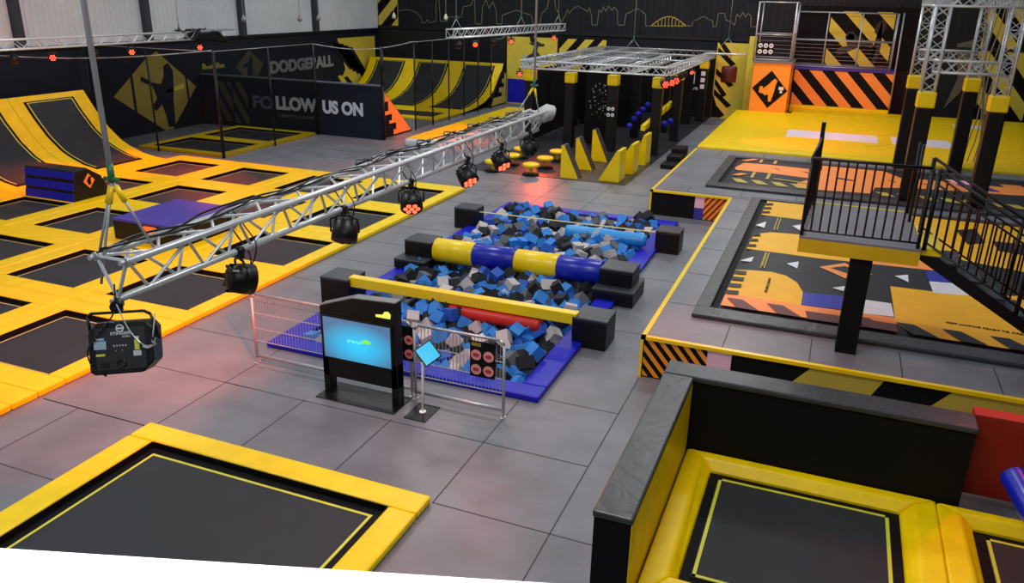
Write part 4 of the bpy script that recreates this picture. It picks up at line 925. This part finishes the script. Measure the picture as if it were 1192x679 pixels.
# murals at the back
def mural(name, x0, x1, z0, z1, y, label, bgm): 
    t = thing(name, label, 'wall panel', ((x0+x1)/2, y, z0)); MB().box(x0, y, z0, x1, y+.08, z1).build('board', [bgm], t); return t
t = mural('mural_panel', -15.75, -13.12, 0, 3.25, 38.5, 'tall panel in yellow, blue and white with a figure in a hat', YELM)
b = MB(); y = 38.495; Q = lambda pts, m: b.poly([(a, y, z) for a, z in pts], m)
Q([(-15.7, .05), (-14.1, .05), (-14.1, 1.22), (-15.7, 1.22)], 0); Q([(-14.1, .05), (-13.17, .05), (-13.17, 1.15), (-14.1, 1.3)], 1)
b.build('colour_fields', [BLUE, mat('mural_pale', (165, 190, 205), .6)], t)
b = MB(); y = 38.488
Q([(-14.6, 2.95), (-14.45, 3.02), (-14.2, 3.1), (-13.95, 2.98), (-13.75, 2.95), (-13.8, 2.85), (-14.1, 2.83), (-14.15, 2.6), (-13.9, 2.35), (-13.4, 2.32), (-13.45, 2.2), (-13.9, 2.15), (-14.0, 1.9), (-13.6, 1.6), (-13.5, 1.0), (-13.75, 1.0), (-13.95, 1.35), (-14.1, .7), (-14.2, .2), (-14.35, .2), (-14.3, 1.2), (-14.45, 1.8), (-14.75, 2.2), (-14.6, 2.4), (-14.4, 2.5), (-14.3, 2.85)], 0)
Q([(-14.95, 1.9), (-14.6, 1.7), (-14.45, 2.1), (-14.7, 2.45), (-14.9, 2.3)], 1)
b.build('figure', [mat('mural_dark', (44, 46, 44), .6), mat('mural_pale', (165, 190, 205), .6)], t)
t = mural('striped_mural', -13.05, -10.6, 0, 3.3, 38.5, 'black panel with wide yellow diagonal stripes left of the ninja frame', BLKM)
b = MB()
for p in stripes(-13.0, .05, -10.65, 3.25, .44, .42, 2.9): b.poly([(a, 38.495, c) for a, c in p], 0)
b.build('stripes', [YELM], t)
t = mural('striped_mural', -5.45, -4.05, 0.0, 3.35, 38.5, 'yellow panel with short black diagonal bars right of the ninja frame', YELM)
b = MB()
for k in range(7):
    z = .25+k*.46
    if 1.9 < z < 2.4: continue
    b.poly([(-5.40, 38.49, z+.35), (-5.40, 38.49, z+.6) if k else (-5.4, 38.49, z+.5), (-4.55 if k % 2 else -4.8, 38.49, z-.1), (-4.75 if k % 2 else -5.0, 38.49, z-.22)][::-1], 0)
b.poly([(-5.44, 38.492, .02), (-5.44, 38.492, 1.1), (-5.0, 38.492, .02)][::-1], 0)
b.build('bars', [BLKM], t)
o = one(MB().box(-3.98, 37.6, 0.5, -3.68, 37.75, 3.7), 'edge_board', [YELM], 'narrow tall yellow board left of the orange tower', 'board', .01)
t = thing('hanging_drum', 'dark red padded drum hanging before the yellow barred panel', 'hanging drum', (-4.5, 36.0, 1.8))
MB().lathe((-4.5, 36.0, 0), [(0, 1.85), (.3, 1.87), (.33, 1.95), (.33, 2.45), (.3, 2.52), (0, 2.54)], 20).build('drum_body', [mat('drum_red', (80, 14, 12), .5)], t)
MB().tube((-4.5, 36.0, 2.5), (-4.5, 36.0, 3.0), .02, 6).build('strap', [BSTL], t)
b = MB(); b.tube((-5.6, 36, 3.0), (-3.9, 36, 3.02), .05, 8); one(b, 'cross_bar', [ALU], 'silver bar carrying the dark red drum', 'bar')

# ------------------------------------------------------------------ yellow landing bag and jump tower
t = thing('landing_bag', 'huge bright yellow landing mat covering the far right platform', 'landing mat', (1.6, 33, .5))
MB().box(-4.05, 26.36, .50, 7.2, 36.2, .73).build('mat_body', [YEL], t, bevel=.05)
MB().box(-1.8, 36.2, .50, 7.2, 38.2, .73).build('rear_mat', [YEL], t, bevel=.05)
for x0, x1 in ((-1.55, 1.45), (1.9, 3.75)):
    o = MB().box(x0, 29.7, .73, x1, 31.35, .738).build('white_field', [WHT], t)
    for a, c in (((x0-.9, 28.6), (x0, 29.7)), ((x1+.9, 28.6), (x1, 29.7)), ((x0-.9, 32.6), (x0, 31.35)), ((x1+.9, 32.6), (x1, 31.35))):
        MB().tube(V3(a[0], a[1], .731), V3(c[0], c[1], .731), .006, 4).build('seam_line', [mat('seam_ochre', (190, 150, 0), .5)], t)
MB().box(4.3, 35.2, .73, 5.5, 36.0, .738).build('white_field', [WHT], t)
t = thing('jump_tower', 'orange tower block with a black diamond emblem of a jumping figure', 'jump tower', (-2.8, 37.2, .5))
MB().box(-3.55, 36.2, .50, -2.03, 38.2, 2.72).build('tower_body', [ORG], t, bevel=.02)
MB().box(-3.6, 36.15, 2.72, -1.98, 38.25, 2.80).build('tower_top', [mat('deck_grey', (120, 116, 112), .5)], t)
b = MB(); yy = 36.19
b.prism([(-2.78, yy, .88), (-2.06, yy, 1.62), (-2.78, yy, 2.42), (-3.5, yy, 1.68)], (0, -.006, 0)); em = b.build('emblem', [BLKM], t)
b = MB(); yy = 36.182
b.prism([(-3.2, yy, 1.5), (-3.2, yy, 1.75), (-3.08, yy, 1.78), (-3.05, yy, 1.68), (-2.85, yy, 1.85), (-2.72, yy, 2.0), (-2.62, yy, 2.1), (-2.5, yy, 2.02), (-2.55, yy, 1.85), (-2.6, yy, 1.5), (-2.68, yy, 1.15), (-2.78, yy, 1.15), (-2.82, yy, 1.45), (-2.95, yy, 1.4), (-3.05, yy, 1.48)][::-1], (0, -.004, 0)); b.build('emblem_figure', [ORG], t)
b = MB(); b.box(-2.42, 36.175, 1.65, -2.22, 36.18, 1.78); b.box(-2.36, 36.175, 1.52, -2.26, 36.18, 1.63); b.build('small_sticker', [WHT], t)
def cage(x0, x1, y0, y1, z0, z1, label, mids, zr, r=.03, verts=()):
    t = thing('scaffold_cage', label, 'scaffold cage', ((x0+x1)/2, (y0+y1)/2, z0), 'steel scaffold cages on the jump deck')
    for x in (x0, x1):
        for y in (y0, y1):
            MB().tube((x, y, z0), (x, y, z1), r, 8).build('upright', [GALV], t)
    for x in verts: MB().tube((x, y0, z0), (x, y0, z1), r, 8).build('upright', [GALV], t)
    b = MB()
    for z in [z0+.05, z1]+mids:
        b.tube((x0, y0, z), (x1, y0, z), r*.8, 6); b.tube((x0, y1, z), (x1, y1, z), r*.8, 6); b.tube((x0, y0, z), (x0, y1, z), r*.8, 6); b.tube((x1, y0, z), (x1, y1, z), r*.8, 6)
    b.build('rails', [GALV], t)
    b = MB(); z = z0+.18
    while z < zr: b.tube((x0, y0, z), (x1, y0, z), .005, 4); z += .16
    b.build('guard_wires', [GALV], t)
    return t
cage(-3.6, -2.12, 36.25, 38.1, 2.80, 5.12, 'steel scaffold cage on top of the orange tower', [3.85], 3.85)
sign(-3.48, 36.24, 3.05, .65, .48, 'sign of six round white pictures on the tower cage', 3, 2, head=False)
t = thing('striped_deck_front', 'wide wall with bold orange and black diagonal stripes beside the tower', 'striped wall', (-.1, 38.6, .5))
MB().box(-2.0, 38.55, .5, 2.05, 38.7, 2.36).build('board', [BLKM], t)
b = MB()
for p in stripes(-1.99, .74, 2.04, 2.34, .52, .50, -1.55, .12): b.prism([(a, 38.548, c) for a, c in p][::-1], (0, -.006, 0))
b.build('stripes', [ORGB], t)
MB().box(-2.0, 38.2, .5, 2.05, 38.54, .85).build('bottom_pad', [YEL], t, bevel=.04)
MB().box(-2.1, 38.5, 2.36, 2.1, 39.74, 2.46).build('purple_deck', [PURP], t, bevel=.01)
cage(-2.2, 1.82, 38.58, 39.5, 2.46, 4.75, 'wide scaffold cage on the striped deck before the dark mural', [3.6], 3.5, verts=(-.9, .45))
MB_ = MB().tube((2.08, 38.5, .6), (2.0, 38.5, 4.8), .03, 8); one(MB_, 'upright_tube', [GALV], 'tall steel tube at the right end of the striped wall', 'steel tube')
t = thing('diver_mural', 'dark mural with yellow stripes and grey diving figures behind the scaffold cage', 'mural', (.5, 39.75, 2.5))
MB().box(-2.1, 39.75, 2.46, 2.6, 39.85, 5.0).build('board', [BLKM], t)
b = MB()
for p in stripes(-.85, 2.5, 1.75, 4.8, .62, .75, -2.4, .55): b.poly([(a, 39.745, c) for a, c in p], 0)
b.build('stripes', [YELM], t)
b = MB(); y = 39.738
Q([(-.15, 3.75), (-.05, 3.95), (.15, 3.98), (.3, 3.8), (.55, 3.75), (.75, 3.55), (1.05, 3.5), (1.0, 3.3), (.6, 3.4), (.35, 3.25), (-.1, 3.05), (-.3, 2.95), (-.45, 3.1), (-.3, 3.3), (.0, 3.35)], 0)
Q([(1.0, 4.0), (1.05, 4.3), (1.25, 4.5), (1.45, 4.35), (1.4, 4.0), (1.25, 3.75), (1.1, 3.7), (1.2, 3.2), (1.05, 2.7), (1.2, 2.6), (1.35, 3.1), (1.35, 3.6)][::-1], 1)
Q([(-.1, 3.7), (.0, 3.9), (.2, 3.85), (.25, 3.65), (.05, 3.55)][::-1], 2)
b.build('figures', [mat('figure_dark', (52, 50, 46), .6), mat('figure_darker', (40, 36, 32), .6), mat('figure_light', (140, 138, 128), .6)], t)

# ------------------------------------------------------------------ truss towers on padded pillars (right)
tt = [(1.93, 25.9, 'rear left'), (3.37, 25.9, 'rear right'), (1.88, 21.2, 'front left'), (3.36, 21.2, 'front right')]
for x, y, l in tt:
    pillar(x, y, .36, 2.92, 3.28, 'tall black pillar with yellow cap under the truss tower, %s' % l, 'black pillars under the truss tower', z0=.72 if y < 25.3 else .64)
t = thing('truss_tower', 'silver truss tower with cross trusses standing on four black pillars', 'truss tower', (2.65, 23.5, 3.28))
def tseg(p, q, w, ax, nm='truss_section', st=.24):
    s = MB(); sec = sqsec(w, ax); p = Vector(p); q = Vector(q); n = max(1, round((q-p).length/st)); d = (q-p)/n
    for o in sec: s.tube(p+o, q+o, .027, 6)
    for i in range(4):
        A, B = sec[i], sec[(i+1) % 4]
        for j in range(n):
            s.tube(p+d*j+A, p+d*(j+1)+B, .011, 4, 0, cap=False)
            if j % 2: s.tube(p+d*j+B, p+d*(j+1)+A, .011, 4, 0, cap=False)
            if j % 3 == 0: s.tube(p+d*j+A, p+d*j+B, .011, 4, 0, cap=False)
    s.build(nm, [ALU], t)
for x, y, l in tt: tseg((x, y, 3.28), (x, y, 5.15), .29, 'z', 'tower_leg')
for y in (25.9, 21.2): tseg((1.9, y, 3.85), (3.37, y, 3.85), .26, 'x', 'cross_truss'); tseg((1.75, y, 5.28), (3.5, y, 5.28), .26, 'x', 'cross_truss')
for x in (1.9, 3.37): tseg((x, 21.35, 5.28), (x, 25.75, 5.28), .26, 'y', 'cross_truss')
t2 = thing('rope_net', 'pale draped rope net hanging behind the right truss tower', 'rope net', (3.6, 27, .7))
b = MB(); rr = random.Random(9)
for k in range(7):
    x = 3.5+k*.09; b.path([(x+.08*math.sin(z*2+k), 27.0, z) for z in [5.2-j*.63 for j in range(8)]], .018, 5)
b.build('ropes', [mat('rope_beige', (150, 138, 116), .7)], t2)

# ------------------------------------------------------------------ printed jump bags on the platform
def bag(x0, x1, y0, y1, ox0, ox1, oy0, oy1, zt, label, polys):
    t = thing('jump_bag', label, 'jump bag', ((ox0+ox1)/2, (oy0+oy1)/2, .64))
    MB().box(x0-.1, y0-.1, .645, x1+.1, y1+.1, .66).build('gap_cover', [BLKM], t)
    n, m = 40, 48; b = MB(); vs = []
    for j in range(m+1):
        for i in range(n+1):
            u_, v_ = i/n, j/m; ed = min(u_*(x1-x0), (1-u_)*(x1-x0), v_*(y1-y0), (1-v_)*(y1-y0))
            vs.append((x0+(x1-x0)*u_, y0+(y1-y0)*v_, .66+.05*min(1, ed/.12)))
    b.add(vs, [(j*(n+1)+i, j*(n+1)+i+1, (j+1)*(n+1)+i+1, (j+1)*(n+1)+i) for j in range(m) for i in range(n)], 0, True)
    ms = [BAGK]; names = {}
    zz = .713
    for mt_, pts in polys:
        if mt_ not in ms: ms.append(mt_)
        a = sum(pts[i-1][0]*pts[i][1]-pts[i][0]*pts[i-1][1] for i in range(len(pts)))
        if a < 0: pts = pts[::-1]
        b.poly([(p[0], p[1], zz) for p in pts], ms.index(mt_)); zz += .0006
    b.build('printed_top', ms, t)
    for q in ((ox0, oy0, ox1, y0-.06), (ox0, y1+.04, ox1, oy1), (ox0, y0-.055, x0-.10, y1+.035), (x1+.10, y0-.055, ox1, y1+.035)):
        MB().box(q[0], q[1], .642, q[2], q[3], .71).build('edge_pad', [BLKC], t, bevel=.02)
    return t
K = BAGK; MAR = mat('print_maroon', (96, 32, 30), .5)
pl = [(BAGY, [(-1.22, 18.1), (-1.22, 19.5), (2.7, 19.5), (4.9, 19.5), (4.9, 16.6), (3.6, 16.0), (2.6, 16.3), (1.6, 17.9)]),
      (BAGY, [(-1.22, 15.3), (-1.2, 16.4), (-.9, 16.7), (-.3, 16.8), (1.3, 16.6), (2.1, 16.1), (2.1, 15.4), (.1, 15.25)]),
      (ORGB, [(.3, 15.27), (1.9, 15.9), (2.1, 15.4)]),
      (BAGY, [(-1.24, 12.15), (-1.24, 13.9), (-.95, 14.0), (-.65, 14.05), (-.4, 13.95), (-.2, 13.65), (-.08, 13.2), (-.07, 12.3), (.2, 12.1)]),
      (ORGB, [(-1.24, 12.02), (-1.24, 12.6), (-.07, 12.55), (1.28, 12.6), (1.28, 12.3), (.5, 12.02)]),
      (MAR, [(.0, 12.32), (1.27, 12.33), (1.3, 12.0), (.05, 11.98)]),
      (BLUE2, [(-.08, 13.18), (.76, 13.28), (.76, 12.62), (-.06, 12.57)]), (WHT, [(.76, 13.24), (1.25, 13.24), (1.27, 12.63), (.76, 12.57)]),
      (BAGY, [(1.27, 14.12), (2.5, 14.17), (3.4, 14.6), (4.9, 15.6), (4.9, 12.3), (1.28, 12.34)]),
      (BAGY, [(1.28, 12.36), (1.5, 11.99), (4.9, 11.99), (4.9, 12.36)]),
      (BLUE2, [(1.88, 15.3), (2.7, 15.4), (2.8, 14.9), (1.9, 14.68)]), (WHT, [(1.9, 14.68), (2.8, 14.86), (2.9, 14.25), (1.92, 14.07)]),
      (ORGB, [(.12, 14.70), (.54, 15.14), (1.0, 14.66), (.56, 14.22)]), (K, [(.3, 14.72), (.55, 14.95), (.85, 14.68), (.62, 14.5)]),
      (K, [(2.7, 18.6), (3.1, 18.9), (3.15, 17.8), (2.8, 17.5)]), (K, [(3.3, 18.0), (3.9, 18.0), (3.9, 17.1), (3.3, 17.3)])]
for tri_ in ([(-.44, 14.64), (-.24, 14.86), (-.24, 14.42)], [(1.36, 14.73), (1.58, 14.9), (1.57, 14.46)], [(.36, 13.6), (.56, 13.78), (.54, 13.5)], [(-1.24, 14.45), (-1.03, 14.8), (-1.04, 14.45)], [(-1.24, 17.1), (-1.06, 17.5), (-1.05, 16.95)], [(-.52, 17.38), (-.33, 17.6), (-.31, 17.0)]): pl.append((WHT, tri_))
for k in range(7): pl.append((MAR if k < 3 else K, [(-1.0+k*.0+.62*k+(.62 if k > 1 else 0), 11.98), (-.65+.62*k+(.62 if k > 1 else 0), 11.98), (-.95+.62*k+(.62 if k > 1 else 0), 12.38), (-1.2+.62*k+(.62 if k > 1 else 0), 12.38)]))
for k in range(4): pl.append((K, [(-1.24, 12.55+k*.36), (-1.05, 12.58+k*.36), (-1.05, 12.76+k*.36), (-1.24, 12.73+k*.36)]))
for k in range(3): pl.append((K, [(-1.24, 15.4+k*.4), (-1.06, 15.48+k*.4), (-1.08, 15.62+k*.4), (-1.24, 15.56+k*.4)])); pl.append((K, [(-1.24, 18.2+k*.4), (-1.05, 18.3+k*.4), (-1.08, 18.45+k*.4), (-1.24, 18.36+k*.4)]))
for x in (-.86, -.80): pl.append((YELP, [(x, 14.15), (x+.02, 14.15), (x+.02, 15.15), (x, 15.15)])); pl.append((YELP, [(x, 16.85), (x+.02, 16.85), (x+.02, 17.9), (x, 17.9)]))
for z in range(8): pl.append((YELP, [(-.845, 14.3+z*.1), (-.815, 14.3+z*.1), (-.815, 14.35+z*.1), (-.845, 14.35+z*.1)]))
tb = bag(-1.27, 5.0, 11.95, 19.62, -1.60, 5.35, 11.50, 19.9-.05, .71, 'large jump bag printed with yellow, black, blue and white shapes under the balcony', pl)
RT_ = Matrix(((1, 0, 0), (0, 1, 0), (0, 0, 1)))
lettering('lettering', 'KEEP JUMPING READY TO AIRBAG', (1.98, 12.66, .725), Matrix.Rotation(-.05, 3, 'Z'), .07, 1.1, K, tb, 0)
lettering('lettering', 'PERFORM', (-.62, 12.9, .725), Matrix.Rotation(PI/2, 3, 'Z'), .045, .75, K, tb, 0)
pl = [(ORGB, [(-2.45, 23.3), (-2.3, 24.1), (-1.6, 24.15), (-.15, 24.0), (-.15, 24.75), (1.5, 24.7), (1.9, 23.9), (2.6, 24.0), (4.6, 23.9), (4.6, 23.0), (2.2, 22.7), (1.2, 22.3), (1.1, 21.5), (-.1, 21.35), (-.55, 21.4), (-.7, 21.9), (-.35, 22.7), (-1.4, 22.9), (-2.4, 22.95)]),
      (K, [(.25, 23.2), (.7, 23.0), (.7, 22.85), (.3, 22.95)]), (MAR, [(-1.5, 23.75), (-1.3, 23.65), (-1.2, 23.4)]), (MAR, [(-.7, 23.6), (-.5, 23.55), (-.45, 23.3)]), (MAR, [(2.3, 23.5), (2.5, 23.4), (2.55, 23.2)]), (MAR, [(1.5, 23.5), (1.7, 23.4), (1.75, 23.2)]),
      (PNK, [(3.0, 24.3), (3.6, 24.3), (3.7, 23.8), (3.2, 23.8)]), (BLUE2, [(3.2, 23.8), (3.9, 23.8), (4.2, 23.2), (3.4, 23.2)]), (ORGB, [(4.3, 24.3), (4.8, 24.3), (5.0, 23.0), (4.5, 23.0)])]
for k in range(4): pl.append((YELP, [(-2.35+k*.5, 21.75), (-2.1+k*.5, 21.75), (-1.85+k*.5, 21.3), (-2.15+k*.5, 21.3)]))
for k in range(8): pl.append((YELP, [(1.2+k*.48, 21.75), (1.45+k*.48, 21.75), (1.65+k*.48, 21.35), (1.35+k*.48, 21.35)]))
for x in (-1.9, -1.5): pl.append((YELP, [(x, 24.3), (x+.08, 24.3), (x+.08, 24.8), (x, 24.8)])); pl.append((YELP, [(x, 22.0), (x+.08, 22.0), (x+.08, 22.8), (x, 22.8)]))
pl.append((YELP, [(-1.3, 22.2), (-.3, 21.95), (-.3, 21.88), (-1.3, 22.1)])); pl.append((ORGB, [(-2.4, 22.15), (-2.2, 22.5), (-2.0, 22.45), (-2.2, 22.1)])); pl.append((ORGB, [(-2.4, 24.4), (-2.1, 24.8), (-1.95, 24.75), (-2.25, 24.3)]))
bag(-2.52, 5.6, 21.15, 24.92, -2.88, 5.95, 20.68, 25.2, .71, 'far jump bag with orange print on black, in front of the yellow landing mat', pl)

# ------------------------------------------------------------------ balcony with stairs
t = thing('balcony', 'small balcony with black railings and yellow edge on a single black column', 'balcony', (.62, 12.1, .64))
zd = 2.24
MB().box(.46, 11.05, .64, .73, 11.32, 2.02).build('column', [BLKM], t)
MB().box(-.22, 11.0, 2.02, 1.26, 13.1, zd-.03).build('edge_band', [mat('band_yellow', (206, 170, 0), .5)], t)
MB().box(-.22, 11.0, zd-.03, 1.26, 13.1, zd).build('deck', [FLOOR], t)
MB().box(-.22, 13.06, zd, 1.26, 13.1, zd+.01).build('rear_line', [YELL], t)
def railing(p, q, h, n, nm='railing', mid=False):
    p = Vector(p); q = Vector(q); b = MB(); Hh = V3(0, 0, h)
    b.tube(p+Hh, q+Hh, .020, 8); b.tube(p+V3(0, 0, .09), q+V3(0, 0, .09), .014, 6)
    for e in (p, q): b.tube(e, e+Hh, .024, 6)
    for i in range(1, n): a = p+(q-p)*i/n; b.tube(a+V3(0, 0, .09), a+Hh, .013, 5)
    if mid: b.tube(p+V3(0, 0, h*.84), q+V3(0, 0, h*.84), .014, 6)
    return b.build(nm, [BSTL], t)
railing((-.20, 11.06, zd-.02), (1.22, 11.06, zd-.02), 1.06, 13)
railing((-.20, 11.10, zd-.02), (-.14, 13.05, zd-.02), 1.06, 5)
b = MB(); b.tube((1.2, 13.02, zd), (1.2, 13.02, 3.3), .024, 6); b.tube((1.2, 12.5, zd), (1.2, 12.5, 3.35), .022, 6); b.build('rear_post', [BSTL], t)
b = MB(); b.box(-.18, 12.9, zd, -.12, 13.0, 3.5); b.build('gate_post', [BSTL], t)
t = thing('staircase', 'black stairs with railings running down to the right from the balcony', 'stairs', (2.4, 11.7, .71))
MB().box(1.27, 11.12, zd-.10, 1.52, 12.3, zd).build('top_step', [YEL2], t, bevel=.01)
n = 8
for i in range(n):
    x = 1.54+i*.27; z = zd-.19*(i+1)+.0; MB().box(x, 11.2, z-.035, x+.26, 11.85, z).build('tread', [BLKC], t, bevel=.008)
for y in (11.14, 11.87):
    MB().prism([(1.28, y, zd-.17), (1.28, y, zd-.07), (1.42, y, zd-.07), (3.72, y, .75), (3.72, y, .73), (3.62, y, .73), (3.5, y, .75)], (0, .03, 0)).build('stringer', [BSTL], t)
def stair_rail(y, n):
    b = MB(); p = V3(1.30, y, zd-.02); q = V3(3.66, y, .82); Hh = V3(0, 0, 1.05)
    b.tube(p+Hh, q+Hh, .020, 8); b.tube(p+Hh*.82, q+Hh*.82, .015, 6); b.tube(p+Hh*.1, q+Hh*.1, .015, 6)
    for e in (p, (p+q)/2, q): b.tube(e, e+Hh, .028, 6)
    for i in range(1, n): a = p+(q-p)*i/n; b.tube(a+Hh*.1, a+Hh*.82, .013, 5)
    b.build('stair_railing', [BSTL], t)
stair_rail(11.10, 22); stair_rail(11.92, 22)
